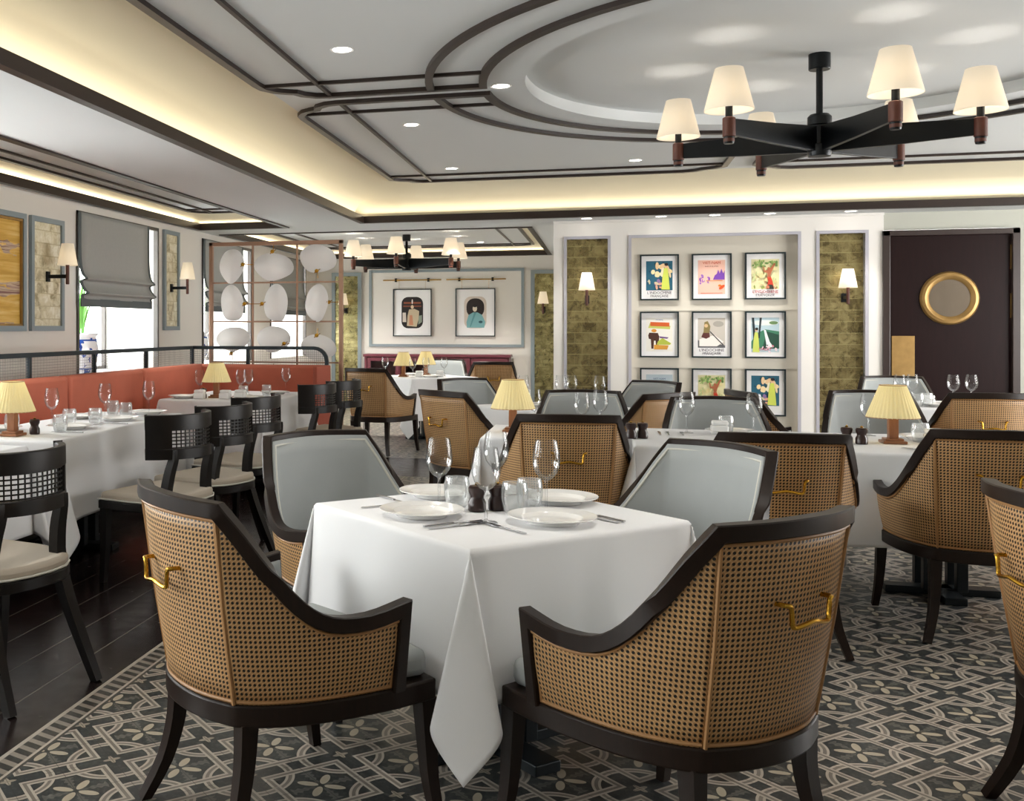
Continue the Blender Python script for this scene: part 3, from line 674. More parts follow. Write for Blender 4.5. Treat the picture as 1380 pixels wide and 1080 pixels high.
def planter(y, x, label, gl):
    o = MB().lathe([(.14,0),(.16,.02),(.205,.12),(.22,.24),(.20,.34),(.195,.36),(.215,.38),(.215,.40),(.19,.40),(.185,.36),(0,.35)],32,cap=False).build('planter','pot'); o.location = (x,y,.9)
    tag(o, label, 'planter', 'blue and white planters')
    g = MB(); rr = random.Random(int(y*10))
    for k in range(34):
        a = rr.random()*2*pi; L = .35+.35*rr.random(); ln = .05+.2*rr.random(); r0 = .1*rr.random()
        pts = [(r0*cos(a)+ln*cos(a)*t*t, r0*sin(a)+ln*sin(a)*t*t, L*t) for t in (0,.25,.5,.75,1)]
        g.sweep(pts, [(-.013,0),(0,.002),(.013,0),(0,-.002)], (cos(a),sin(a),.1), widths=[.6,1,1,.7,.1])
    pl = g.build('potted_plant','leaf',smooth=40); pl.location = (x,y,1.25); tag(pl, gl, 'plant', 'long leaved plants on the sills')
planter(9.12,-5.02,'blue and white porcelain planter on the sill under the bordered blind','long green leaved plant under the bordered blind near the shell panel')
planter(12.05,-5.02,'blue and white porcelain planter behind the edge of the disc screen','long green leaved plant behind the edge of the disc screen')

# ------------------------------------------------------------------ banquette, rail and screen
BX, BY = -4.03, 9.75
o = empty('banquette', (BX, BY, 0)); tag(o, 'terracotta velvet corner banquette below the metal rail', 'banquette')
def cushion(x0,x1,y0,y1,z0,z1,r=.03): return MB().box(x0,x1,y0,y1,z0,z1)
for a, b in ((-5.38,-4.07),(-4.07,-2.76),(-2.76,-1.45),(-1.45,0)):
    c = MB(); c.box(-.01,.13,a+.010,b-.010,.44,.985); c.build('back_panel','velvet',o,smooth=50,bevel=.03)
MB().box(-.02,1.43,-.12,.0,.44,.985).build('back_panel','velvet',o,smooth=50,bevel=.03)
for a, b in ((-5.38,-2.76),(-2.76,-.15)): MB().box(.10,.55,a,b,.36,.50).build('seat_cushion','velvet',o,smooth=50,bevel=.03)
MB().box(.60,1.43,-.60,-.12,.36,.50).build('seat_cushion','velvet',o,smooth=50,bevel=.03)
m = MB(); m.box(-.01,.52,-5.38,0,0,.37); m.box(.56,1.40,-.56,0,0,.37); m.build('base','black',o,smooth=0,bevel=.01)
MB().box(1.40,1.44,-.5,.0,.37,.985).build('end_panel','velvet2',o,smooth=0,bevel=.01)
o = empty('guard_rail', (BX-.04, BY+.04, 0)); tag(o, 'dark slate metal rail with wire mesh standing behind the banquette', 'railing')
zr = 1.15
pts = [(0,-6,zr),(0,0,zr),(1.30,0,zr)]+[(1.30+.13*sin(t),0,zr-.13*(1-cos(t))) for t in (.3,.6,.9,1.2,1.57)]+[(1.43,0,.7)]
MB().sweep(pts,[(-.017,-.017),(.017,-.017),(.017,.017),(-.017,.017)],(0,.001,1) and [(0,0,1)]*3+[(sin(t),0,cos(t)) for t in (.3,.6,.9,1.2,1.57)]+[(1,0,0)]).build('top_rail','railmetal',o,smooth=40)
for k in range(1,6): MB().box(-.016,.016,-k-.10-.016,-k-.10+.016,0,zr).build('post','railmetal',o,smooth=0)
MB().box(-.018,.018,-.018,.018,0,zr).build('post','railmetal',o,smooth=0); MB().box(.59,.622,-.016,.016,0,zr).build('post','railmetal',o,smooth=0)
m = MB(); g = .021
for k in range(1,14): m.box(-.0012,.0012,-6,0,zr-.02-k*g-.0012,zr-.02-k*g+.0012)
for k in range(int(6/g)): m.box(-.0012,.0012,-k*g-.0012,-k*g+.0012,zr-.31,zr-.015)
m.box(-.004,.004,-6,0,zr-.315,zr-.305); m.build('mesh_infill','wire',o,smooth=0)
m = MB()
for k in range(1,14): m.box(0,1.42,-.0012,.0012,zr-.02-k*g-.0012,zr-.02-k*g+.0012)
for k in range(int(1.42/g)): m.box(k*g-.0012,k*g+.0012,-.0012,.0012,zr-.31,zr-.015)
m.box(0,1.42,-.004,.004,zr-.315,zr-.305); m.build('mesh_infill','wire',o,smooth=0)
# disc screen
SY = 9.97; SX0, SX1, SZ = -3.95, -2.52, 2.235
o = empty('room_divider', (0,SY,0)); tag(o, 'copper framed open screen with pale discs standing behind the banquette', 'room divider')
m = MB(); m.box(SX0,SX0+.04,-.02,.02,0,SZ); m.box(SX1-.04,SX1,-.02,.02,0,SZ); m.box(SX0,SX1,-.02,.02,SZ-.04,SZ); m.box(SX0,SX1,-.02,.02,0,.04); m.build('outer_frame','copper',o,smooth=0,bevel=.004)
m = MB()
for x in (-3.475,-3.0): m.box(x-.009,x+.009,-.009,.009,.04,SZ-.04)
for z in (1.815,1.415,1.0,.6,.2): m.box(SX0+.03,SX1-.03,-.008,.008,z-.008,z+.008)
m.build('glazing_bars','copper',o,smooth=0)
pxm = lambda cx_, cy_: (SX0+(cx_-78)*1.43/1145, SZ-(cy_-30)*.00120)
DISC = [(275,230,100,150,(385,225),'h'),(640,245,150,118,(640,120),'v'),(1015,185,158,118,(1015,290),'v'),(278,560,105,155,(400,562),'h'),(657,560,105,160,(552,562),'h'),(1003,555,105,158,(1115,552),'h'),
        (285,860,140,105,(285,985),'v'),(640,860,125,112,(740,900),'h'),(1020,930,148,108,(1015,830),'v'),(285,1250,135,110,(285,1130),'v'),(640,1260,120,120,(640,1130),'v'),(1010,1260,130,110,(1010,1140),'v')]
for k, (a, b, rx, rz, (hx, hz), dr) in enumerate(DISC):
    x, z = pxm(a, b); n = 36; tz = (-1)**k*.25
    c, s_ = rx*.00125, rz*.0012
    pts = [((c*cos(t)*(1+.08*cos(2*t+k)))*cos(tz*.2), (.03*sin(t+k)+.035*cos(t)*sin(k*2.1)), s_*sin(t)*(1+.06*sin(3*t+k))) for t in (2*pi*i/n for i in range(n))]
    d_ = MB(); d_.v = [(x,-.03*cos(k),z)]+[(x+p[0],p[1],z+p[2]) for p in pts]
    for i in range(n): d_.face((0,1+i,1+(i+1)%n))
    dd = d_.build('paper_disc','disc',o,smooth=60,solid=.004)
    hx_, hz_ = pxm(hx, hz); q = MB(); q.lathe([(0,0),(.02,.004),(.02,.012),(0,.016)],12,T=Matrix.Translation((hx_,-.045,hz_)) @ Matrix.Rotation(pi/2,4,'X'))
    q.tube([(hx_-.03,-.03,hz_-.02),(hx_,-.045,hz_),(hx_+.03,-.03,hz_+.02)],.005,6)
    if dr == 'h': q.tube([(hx_,-.03,hz_),(hx_+(.10 if hx > a else -.10),-.01,hz_)],.004,6,up=(0,0,1))
    else: q.tube([(hx_,-.03,hz_),(hx_,-.01,hz_+(.07 if hz < b else -.07))],.004,6,up=(0,1,0))
    q.build('disc_clip','brass',dd)

# ------------------------------------------------------------------ chandeliers, downlights
def mk_chandelier():                                              # origin at the underside of the hub
    o = empty('chandelier')
    MB().lathe([(.02,-.02),(.06,-.015),(.064,0),(.064,.05),(.05,.055),(.05,.16),(.064,.165),(.064,.21),(.05,.225),(0,.228)],24).build('hub','iron',o)
    for k in range(6):
        a = R(60*k); T = Matrix.Rotation(a,4,'Z')
        m = MB(); b = len(m.v)
        for x, t, z0, z1 in ((.04,.016,.01,.155),(.40,.014,.02,.135),(.745,.012,.035,.125)):
            for yy, zz in ((-t,z0),(t,z0),(t,z1),(-t,z1)): m.v.append(tuple(T @ Vector((x,yy,zz))))
        for s_ in range(2):
            for q in range(4): m.face((b+s_*4+q,b+s_*4+(q+1)%4,b+(s_+1)*4+(q+1)%4,b+(s_+1)*4+q))
        m.face((b+3,b+2,b+1,b)); m.face((b+8,b+9,b+10,b+11)); m.build('arm','iron',o,smooth=0,bevel=.002)
        cx_, cy_ = .775*cos(a), .775*sin(a)
        h = MB().lathe([(.024,-.005),(.028,0),(.028,.025),(.033,.028),(.033,.125),(.026,.13)],16,(cx_,cy_,0),cap=True).build('lamp_holder','leather',o)
        MB().lathe([(.024,-.012),(.026,-.008),(.0285,.022),(.0285,.03)],16,(cx_,cy_,0)).build('end_cap','iron',h)
        MB().lathe([(.019,.13),(.019,.19),(.012,.2)],12,(cx_,cy_,0)).build('candle_tube','iron',h)
        MB().lathe([(0,.2),(.02,.225),(.026,.26),(0,.30)],12,(cx_,cy_,0),cap=False).build('bulb','bulb',h)
        mk_shade(.127,.072,.225,.165,'shade_lit',o,c=(cx_,cy_))
    return o
def chandelier(x, y, z, ztop, rz, label, e):
    o = place('chandelier', mk_chandelier, (x,y,z), rz, label, 'chandelier', 'six armed shaded chandeliers')
    L = ztop-z
    MB().tube([(0,0,.2),(0,0,L-.02)],.018,12,up=(1,0,0)).build('rod','iron',o)
    MB().lathe([(.055,L-.09),(.058,L-.085),(.058,L),(.05,L)],24).build('canopy','iron',o)
    for k in range(6):
        a = rz+R(60*k); light('chandelier_lamp','POINT',(x+.775*cos(a),y+.775*sin(a),z+.27), e, SOFT, size=.03)
chandelier(MC[0], MC[1], 2.345, 2.915, R(90+15.44), 'large black six armed chandelier hanging from the round ceiling recess', 1.6)
chandelier(-2.65, 14.1, 2.165, 2.65, R(30.4), 'second six armed chandelier hanging in the far room', 3)
# downlights
def mk_down():
    o = empty('downlight')
    MB().lathe([(.05,0),(.062,-.004),(.066,0)],24,cap=False).build('bezel','white',o)
    MB().lathe([(0,-.001),(.05,-.001)],24,cap=False).build('lens','spot',o); return o
def down(x, y, z, e, label, ang=70, rx=0):
    place('down', mk_down, (x,y,z-.001), 0, label, 'downlight', 'recessed ceiling downlights')
    e *= .45
    if e: light('downlight_beam','SPOT',(x,y,z-.03), e, (1,.96,.90), (rx,0,0), .04, angle=R(ang), blend=.9)
cx0 = 2*MC[0]
for x, y, e, lb in ((-1.35,5.32,70,'in the near ceiling panel beyond the first trim'),(-.61,6.38,50,'between the cross bands beside the dome'),(-1.36,7.42,60,'in the panel behind the cross bands'),
        (-1.37,9.55,60,'at the corner of the raised ceiling by the screen'),(.27,9.52,60,'in the raised ceiling before the poster wall'),(2.1,9.52,60,'behind the chandelier before the door niche'),
        (cx0+1.35,5.32,60,'over the table row by the wall'),(cx0+1.36,7.42,50,'behind the chandelier to its door side'),(cx0+1.37,9.55,60,'at the corner of the raised ceiling by the door'),
        (-1.35,3.4,90,'over the nearest armchairs window side'),(.27,3.3,95,'over the nearest table'),(2.1,3.3,230,'over the nearest table row door side'),(3.8,3.4,200,'over the near wall tables')):
    down(x, y, 2.84, e, 'small round downlight '+lb)
for x in (-.177,.573,1.10,1.626,2.37): down(x, YB-.24, HC, 85, 'small downlight in the soffit at %s' % {-.177:'the mirror niche by the far room',.573:'the first poster column',1.10:'the middle poster column',1.626:'the last poster column',2.37:'the mirror niche by the door'}[x], 75, R(0))
for x, y, e, lb in ((-4.05,4.2,70,'over the near banquette'),(-3.75,6.2,80,'over the banquette panels'),(-3.75,8.6,80,'over the corner banquette')): down(x, y, 2.65, e, 'small downlight in the side tray '+lb)
for x, y, lb in ((-3.6,13.4,'near the screen'),(-1.8,13.4,'near the poster wall'),(-3.6,15.6,'before the oval picture'),(-1.8,15.6,'before the robed portrait')): down(x, y, 2.65, 330, 'small downlight in the far room tray '+lb, 100)

# ------------------------------------------------------------------ armchairs
def armchair(seen):
    o = empty('armchair')
    side_t = [(.345,.175,.615),(.352,.06,.600),(.337,-.05,.607),(.318,-.13,.655),(.290,-.205,.745),(.262,-.262,.83),(.234,-.312,.900)]
    back_t = [(.234,-.312,.900),(.12,-.352,.903),(0,-.366,.905)]
    side_b = [(.318,.175,.40),(.313,.07,.40),(.300,-.03,.40),(.283,-.10,.40),(.262,-.155,.40),(.235,-.205,.40),(.203,-.243,.40)]
    back_b = [(.203,-.243,.40),(.105,-.282,.40),(0,-.294,.40)]
    mir = lambda L: [Vector((-p[0],p[1],p[2])) for p in L]
    st, sb = crom(side_t,3), crom(side_b,3)
    bt = crom(back_t+[tuple(v) for v in mir(back_t)[::-1][1:]],4); bb = crom(back_b+[tuple(v) for v in mir(back_b)[::-1][1:]],4)
    NV = 8
    def shell(top, bot, off, name, mat, z_in=0):
        u = 0; us = [0]
        for i in range(1,len(top)): u += ((top[i]-top[i-1]).xy.length+(bot[i]-bot[i-1]).xy.length)/2; us.append(u)
        rows, uvs = [], []
        for j in range(NV+1):
            t = j/NV; row, ur = [], []
            for i in range(len(top)):
                p = bot[i].lerp(top[i], t)
                n = Vector((p.x, p.y+.02, 0)).normalized()*sin(pi*t)*.006
                c = Vector((0,-.0,0)); q = p+n
                if off: d_ = Vector((p.x*.9, p.y-.35 if p.y < 0 else (p.y-.35)*.35, 0)).normalized(); q = p-d_*off
                row.append(q); ur.append((us[i], p.z))
            rows.append(row); uvs.append(ur)
        return MB().grid(rows, uvs=uvs).build(name, mat, o, smooth=60, solid=.006 if not off else .012, off=0)
    L = lambda pts: [Vector((-p.x,p.y,p.z)) for p in pts]
    shell(bt, bb, 0, 'back_cane_panel', 'cane')
    shell(st, sb, 0, 'side_cane_panel', 'cane'); shell(L(st), L(sb), 0, 'side_cane_panel', 'cane')
    full_t = st[:-1]+bt+L(st)[::-1][1:]; full_b = sb[:-1]+bb+L(sb)[::-1][1:]
    shell(full_t, [Vector((p.x,p.y,.42)) for p in full_b], .032, 'inner_upholstery', 'fabric')
    # frame: post, arm, slope, top rail
    path = [Vector((.321,.172,.395))]+st[:-1]+bt+L(st)[::-1][1:]+[Vector((-.321,.172,.395))]
    ups = []
    for i, p in enumerate(path):
        rad = Vector((p.x, p.y-.05 if p.y < -.2 else p.y*.2, 0)).normalized()
        ups.append(tuple(rad))
    sec = [(-.017,-.024),(.017,-.024),(.020,-.02),(.020,.012),(.017,.016),(-.017,.016),(-.020,.012),(-.020,-.02)]
    MB().sweep(path, sec, ups).build('frame', 'frame', o, smooth=35)
    # beading
    m = MB()
    for sgn in (1,-1):
        top, bot = st[-1], sb[-1]
        m.tube([(sgn*bot.x, bot.y-.006, bot.z), (sgn*(bot.x+top.x)/2, (bot.y+top.y)/2-.010, (bot.z+top.z)/2), (sgn*top.x, top.y-.006, top.z)], .0055, 6)
        m.tube([(sgn*(p.x+.004), p.y, p.z-.026) for p in st], .0045, 6); m.tube([(sgn*(p.x+.004), p.y, .408) for p in sb], .005, 6)
        m.tube([(sgn*.322,.150,.405),(sgn*.345,.152,.60)], .0045, 6, up=(1,0,0))
    m.tube([(p.x,p.y-.005,.408) for p in bb], .005, 6); m.tube([(p.x,p.y-.004,p.z-.026) for p in bt], .0045, 6)
    m.build('beading','canebead',o)
    m = MB()
    ins = lambda p, d_: Vector((p.x*.93, p.y+.035 if p.y < -.1 else p.y, p.z))
    m.tube([ins(p,0)+Vector((0,0,-.018)) for p in full_t], .005, 6); m.build('piping','piping',o)
    # seat rail
    def off(p, d_): v = Vector((p.x, p.y-.12 if p.y < 0 else 0,0)).normalized(); return (p.x+v.x*d_, p.y+v.y*d_)
    outl = [(.322,.305)]+[off(p,.012) for p in full_b]+[(-.322,.305)]+[(-.18,.318),(0,.322),(.18,.318)]
    MB().prism(outl, .345, .402).build('seat_rail','frame',o,smooth=40,bevel=.006)
    seat = [(.298,.298)]+[(p.x*.9, p.y*.86+(.0 if p.y>0 else .0)) for p in full_b]+[(-.298,.298),(-.15,.316),(0,.32),(.15,.316)]
    MB().prism(seat, .40, .475).build('seat_cushion','fabric',o,smooth=50,bevel=.024)
    for sx in (1,-1):
        fp = [(sx*.297,.282,.35),(sx*.300,.288,.24),(sx*.306,.296,.12),(sx*.318,.318,0)]
        MB().sweep(crom(fp,3),[(-.024,-.024),(.024,-.024),(.024,.024),(-.024,.024)],(0,1,0),widths=[1-.42*i/9 for i in range(10)]).build('leg','frame',o,smooth=40)
        rp = [(sx*.205,-.215,.35),(sx*.207,-.222,.24),(sx*.222,-.25,.12),(sx*.258,-.30,0)]
        MB().sweep(crom(rp,3),[(-.024,-.024),(.024,-.024),(.024,.024),(-.024,.024)],(0,1,0),widths=[1-.42*i/9 for i in range(10)]).build('leg','frame',o,smooth=40)
    yb = -.338; m = MB()
    m.tube(crom([(-.082,yb+.012,.732),(-.082,yb-.028,.734),(-.070,yb-.034,.728),(-.066,yb-.034,.690),(-.055,yb-.036,.683),(-.03,yb-.04,.687),(0,yb-.042,.692),(.03,yb-.04,.687),(.055,yb-.036,.683),(.066,yb-.034,.690),(.070,yb-.034,.728),(.082,yb-.028,.734),(.082,yb+.012,.732)],3), .0058, 8)
    for sx in (1,-1): m.lathe([(.0,0),(.012,0),(.013,.005),(0,.008)],12,T=Matrix.Translation((sx*.082,yb+.004,.732)) @ Matrix.Rotation(pi/2,4,'X'))
    m.build('handle','brass',o)
    return o
def chair(x, y, deg, label, group='cane backed armchairs'):
    return place('armchair', lambda: armchair(0), (x,y,0), R(deg), label, 'armchair', group)
chair(-.88,2.751,-42.3,'nearest cane backed armchair beside the dark floorboards, brass handle on back')
chair(.18,2.777,46.3,'nearest cane backed armchair in front of the table on its door side')
chair(-.905,3.85,-132,'grey upholstered armchair facing the camera behind nearest table, window side')
chair(.18,3.84,132,'pale grey armchair facing the camera behind nearest table, door side')
chair(1.59,5.22,0,'cane armchair seen from behind at the long table, closest to the lamp')
chair(.69,4.86,3,'cane armchair seen from behind at the long table, next to mills')
chair(-.21,5.55,7,'cane armchair seen from behind at the lamp table, straight behind nearest wine glasses')
chair(-.14,6.97,180,'grey fronted armchair facing us across the lamp table')
chair(-.86,7.22,-41,'cane armchair at the diagonal table, turned toward the mirror niche')
chair(-.95,8.50,-138,'grey fronted armchair at the diagonal table beneath the maroon cabinet')
chair(.19,7.37,46,'cane armchair at the diagonal table nearest the posters')
chair(.19,8.50,136,'pale grey armchair at the diagonal table in front of the blue coast poster')
chair(.67,6.48,183,'grey fronted armchair across the long table below the posters')
chair(1.75,7.45,180,'grey fronted armchair behind the yellow lamp of the long table')
chair(2.45,8.02,2,'cane armchair at the door table, seen from behind')
chair(2.47,9.84,180,'grey fronted armchair against the dark door')
chair(1.20,7.65,-75,'cane armchair seen in profile before the bottom row posters')
chair(1.405,3.158,-80,'cane armchair cut by the frame edge, brass handle catching light')
chair(-2.36,10.95,-15,'cane armchair at the far room table beyond the black chairs')
chair(-1.42,13.45,12,'pale cane armchair in front of the maroon cabinet')
chair(-2.1,13.75,180,'pale armchair behind the far room table facing us')

# ------------------------------------------------------------------ klismos chairs by the banquette
def klismos():
    o = empty('dining_chair'); H0, H1 = .67, .90
    def arcp(s, z, d_=0): # s in -1..1 along the wrapped back
        a = s*R(66); rr = .268+d_; return Vector((rr*sin(a), .05-.255*cos(a)*(1+d_*3)+.02*(z-.78), z))
    def slab(s0, s1, z0, z1, n, th=.03):
        m = MB(); rows = []
        for sgn in (0,1):
            for z in ((z0,z1) if sgn == 0 else (z1,z0)): rows.append([arcp(s0+(s1-s0)*i/n, z, -th/2 if sgn else th/2) for i in range(n+1)])
        rows.append(rows[0]); m.grid(rows)
        for e in (0,n):
            q = [r*(n+1)+e for r in range(4)]; m.face(q if e else q[::-1])
        return m
    slab(-1,1,H1-.075,H1,26,.034).build('top_rail','black',o,smooth=40,bevel=.004)
    slab(-1,1,H0,H0+.055,26,.034).build('lower_rail','black',o,smooth=40,bevel=.004)
    for e0, e1 in ((-1,-.56),(.56,1)): slab(e0,e1,H0+.05,H1-.07,8,.03).build('end_panel','black',o,smooth=40)
    m = MB(); z0, z1 = H0+.05, H1-.07
    for k in range(14):
        s_ = -.56+1.12*k/13; m.sweep([arcp(s_,z0),arcp(s_,z1)],[(-.003,-.002),(.003,-.002),(.003,.002),(-.003,.002)],tuple(arcp(s_,0,.1)-arcp(s_,0)))
    for k in range(6):
        z = z0+(z1-z0)*(k+.5)/6; m.sweep([arcp(-.56+1.12*i/16,z,.002) for i in range(17)],[(-.003,-.002),(.003,-.002),(.003,.002),(-.003,.002)],[tuple(Vector((sin((-.56+1.12*i/16)*R(66)),-cos((-.56+1.12*i/16)*R(66)),0))) for i in range(17)])
    m.build('cane_panel','black',o,smooth=0)
    for sx in (1,-1):
        rp = crom([(sx*.215,-.285,0),(sx*.202,-.215,.16),(sx*.186,-.155,.32),(sx*.172,-.125,.46),(sx*.160,-.136,.58),(sx*.152,-.160,.67),(sx*.152,-.165,.72)],3)
        MB().sweep(rp,[(-.02,-.02),(.02,-.02),(.02,.02),(-.02,.02)],(0,1,.3),widths=[.8+.35*sin(pi*i/(len(rp)-1)) for i in range(len(rp))]).build('leg','black',o,smooth=40)
        MB().sweep([(sx*.225,.235,.44),(sx*.225,.24,.2),(sx*.23,.25,0)],[(-.022,-.022),(.022,-.022),(.022,.022),(-.022,.022)],(0,1,0),widths=[1.1,.9,.65]).build('leg','black',o,smooth=0)
    def outline(k): return [(x*k, y*k) for x, y in ((.255,.265),(.262,.05),(.25,-.06),(.21,-.15),(.14,-.20),(.05,-.22),(-.05,-.22),(-.14,-.20),(-.21,-.15),(-.25,-.06),(-.262,.05),(-.255,.265))]
    MB().prism(outline(1),.395,.44).build('seat_frame','black',o,smooth=40,bevel=.005)
    MB().prism(outline(.975),.435,.485).build('seat','beige',o,smooth=50,bevel=.018)
    MB().tube([(x,y,.447) for x, y in outline(.99)],.005,6,closed=True).build('piping','piping',o)
    return o
for y, x, lb in ((3.42,-2.20,'black curved back chair nearest the camera at the long banquette table'),(5.10,-2.26,'black curved back chair, second along the banquette tables'),
        (5.72,-2.24,'black curved back chair, third along the banquette tables'),(6.47,-2.30,'black curved back chair at the end of the long banquette table'),
        (8.03,-2.32,'black curved back chair before the corner table, beside the orange seat end'),(8.62,-2.25,'black curved back chair farthest along, before the cane armchair')):
    place('klismos', klismos, (x,y,0), R(75), lb, 'chair', 'black curved back chairs along the banquette')

# ------------------------------------------------------------------ tables with cloths
def cloth(a, b, drop, n=26, seed=1):
    """square or oblong linen over a table of half sizes a, b"""
    rr = random.Random(seed); ph = [rr.random()*6 for _ in range(8)]; r = .014
    def axis(h):
        inn = [-h+2*h*i/14 for i in range(15)]; outp = [.006,.014,.022]+[.03+(drop-.03)*(i/(n-1)) for i in range(n)]
        return [-(h+d_) for d_ in outp[::-1]]+inn+[h+d_ for d_ in outp]
    def edge(d_):
        if d_ <= 0: return 0, 0
        if d_ < r*pi/2: return r*sin(d_/r), r*(1-cos(d_/r))
        return r, r+d_-r*pi/2
    rows = []
    for v in axis(b):
        row = []
        for u in axis(a):
            du, dv = max(0,abs(u)-a), max(0,abs(v)-b); su, sv = (1 if u > 0 else -1), (1 if v > 0 else -1)
            if du == 0 and dv == 0: p = (u, v, .0012*sin(u*9+ph[0])*sin(v*8+ph[1]))
            elif dv == 0 or du == 0:
                d_ = du+dv; o_, dn = edge(d_); f = dn/drop
                al, h = (v, b) if dv == 0 else (u, a)
                win = min(1, (h-abs(al))/(.35*h))
                wv = win*f*(.018*sin(al*9+ph[2]+su+sv*2)+.010*sin(al*19+ph[3]))+.035*f
                p = (su*(a+o_+wv), v, -dn) if dv == 0 else (u, sv*(b+o_+wv), -dn)
            else:
                rho = min(hypot(du,dv), drop*1.42); th = atan2(dv,du)/(pi/2); o_, dn = edge(rho)
                f = min(1.4, rho/drop); out = .17*rho*sin(pi*th)**1.3; lat = .34*rho*sin(2*pi*th)
                dn2 = sqrt(max(1e-6, dn*dn-min(out,dn)**2*.8)) if dn > .02 else dn
                ox = o_*cos(th*pi/2)+.035*f*(1-th); oy = o_*sin(th*pi/2)+.035*f*th
                p = (su*(a+ox+out*.707-lat*.5), sv*(b+oy+out*.707+lat*.5), -dn2)
            row.append((p[0],p[1],p[2]+.757))
        rows.append(row)
    return MB().grid(rows)
def table(x, y, a, b, deg, label, clabel, drop=.42, seed=1, legs=1):
    t = empty('dining_table', (x,y,0), R(deg)); tag(t, label, 'table', 'pedestal dining tables')
    MB().box(-a+.006,a-.006,-b+.006,b-.006,.715,.752).build('tabletop','black',t,smooth=0)
    xs_ = [0] if legs == 1 else [-a*.52, a*.52]
    for k in xs_:
        m = MB()
        for dx in (-.075,.075):
            for dy in (-.075,.075): m.box(k+dx-.025,k+dx+.025,dy-.025,dy+.025,.03,.72)
        m.build('pedestal','deckmetal',t,smooth=0,bevel=.003)
        m = MB(); m.box(k-.26,k+.26,-.05,.05,0,.035); m.box(k-.05,k+.05,-.26,.26,0,.035); m.build('base','deckmetal',t,smooth=0,bevel=.004)
    c = cloth(a,b,drop,seed=seed).build('tablecloth','cloth',smooth=75,solid=.0016,off=-1); c.location = (x,y,0); c.rotation_euler = (0,0,R(deg))
    tag(c, clabel, 'tablecloth', 'white tablecloths')
table(-.345,3.353,.415,.415,45,'pedestal table under the cloth nearest the camera','white cloth on the square table nearest the camera, pointed corner forward',.42,3)
table(1.14,5.88,.98,.48,0,'long pedestal table below the chandelier','long white cloth below the chandelier, two pepper mill pairs on it',.45,5,2)
table(-.27,5.98,.365,.38,0,'pedestal table with the yellow lamp in the middle of the room','white cloth under the yellow lamp in the middle of the room',.45,8)
table(-.36,7.95,.42,.42,45,'diagonal pedestal table before the mirror niche','white cloth on the diagonal table before the mirror niche',.45,9)
table(2.45,8.95,.45,.45,0,'pedestal table near the dark door','white cloth on the table near the dark door',.45,11)
table(-3.135,5.70,.33,.90,2,'oblong table along the banquette','white cloth on the oblong table along the terracotta banquette',.45,13,1)
table(-3.10,8.50,.46,.62,0,'table in the corner of the banquette','white cloth on the table in the banquette corner',.45,15)
table(-2.1,12.45,.45,.45,40,'pedestal table in the far room below the portraits','white draped cloth on the far room table below the portraits',.5,17)
table(-3.14,3.78,.33,.80,0,'oblong table at the near end of the banquette','white cloth on the near oblong table, mostly outside the picture',.45,19,1)

# ------------------------------------------------------------------ tableware
def wine(): 
    prof = [(.036,0),(.034,.002),(.008,.006),(.0042,.012),(.004,.085),(.006,.097),(.022,.107),(.036,.125),(.0435,.15),(.044,.172),(.040,.20),(.0345,.228)]
    o = MB().lathe(prof,28,cap=False).build('wine_glass','glass'); return o
def tumbler():
    return MB().lathe([(0,.008),(.030,.008),(.036,.02),(.041,.045),(.041,.075),(.037,.098),(.038,.098),(.0425,.075),(.0425,.045),(.037,.014),(.031,0),(0,0)],24,cap=False).build('tumbler','tumbler')
def plate():
    o = MB().lathe([(0,.006),(.074,.006),(.084,.009),(.092,.017),(.126,.023),(.133,.024),(.133,.021),(.094,.012),(.08,.0),(0,0)],48,cap=False).build('dinner_plate','porcelain')
    return o
def napkin():
    m = MB(); m.box(-.045,.045,-.035,.035,0,.05); m.box(-.04,.045,-.03,.035,.05,.075); return m.build('napkin','napkin',smooth=40,bevel=.008)
def fork():
    m = MB(); m.box(-.004,.004,-.10,.02,.001,.004)
    for k in (-1,0,1): m.box(k*.006-.0018,k*.006+.0018,.04,.09,.002,.005)
    m.box(-.009,.009,.02,.042,.001,.004); return m.build('fork','steel',smooth=0)
def knife():
    m = MB(); m.box(-.005,.005,-.11,0,.001,.006); m.prism([(-.006,0),(.008,0),(.010,.06),(.004,.105),(-.006,.11)],.001,.003); return m.build('knife','steel',smooth=0)
def mill():
    o = MB().lathe([(.026,0),(.029,.004),(.029,.03),(.022,.042),(.022,.05),(.028,.062),(.029,.075),(.024,.082),(0,.084)],18).build('pepper_mill','mill')
    MB().lathe([(.006,.083),(.008,.088),(0,.094)],10).build('mill_knob','brass',o); return o
def tlamp():
    o = empty('table_lamp')
    m = MB(); m.box(-.055,.055,-.055,.055,0,.014); m.box(-.042,.042,-.042,.042,.014,.026); m.build('base','lampwood',o,smooth=0,bevel=.002)
    MB().box(-.022,.022,-.022,.022,.026,.15).build('stem','lampwood',o,smooth=0,bevel=.002)
    mk_shade(.122,.06,.165,.132,'shade_y',o,ridge=.03,n=72)
    m = MB(); m.tube([(.1235*cos(2*pi*i/36),.1235*sin(2*pi*i/36),.133) for i in range(36)],.0022,6,closed=True); m.tube([(.062*cos(2*pi*i/36),.062*sin(2*pi*i/36),.297) for i in range(36)],.002,6,closed=True); m.build('shade_edging','canebead',o)
    MB().lathe([(0,.15),(.02,.18),(.024,.21),(0,.24)],10,cap=False).build('bulb','bulb',o); return o
MK = {'wine_glass':(wine,'glass','wine glasses'),'tumbler':(tumbler,'glass','stemless tumblers'),'dinner_plate':(plate,'plate','white dinner plates'),'napkin':(napkin,'napkin','folded white napkins'),
      'fork':(fork,'fork','steel forks'),'knife':(knife,'knife','steel knives'),'pepper_mill':(mill,'mill','dark pepper mills'),'table_lamp':(tlamp,'lamp','yellow shaded table lamps')}
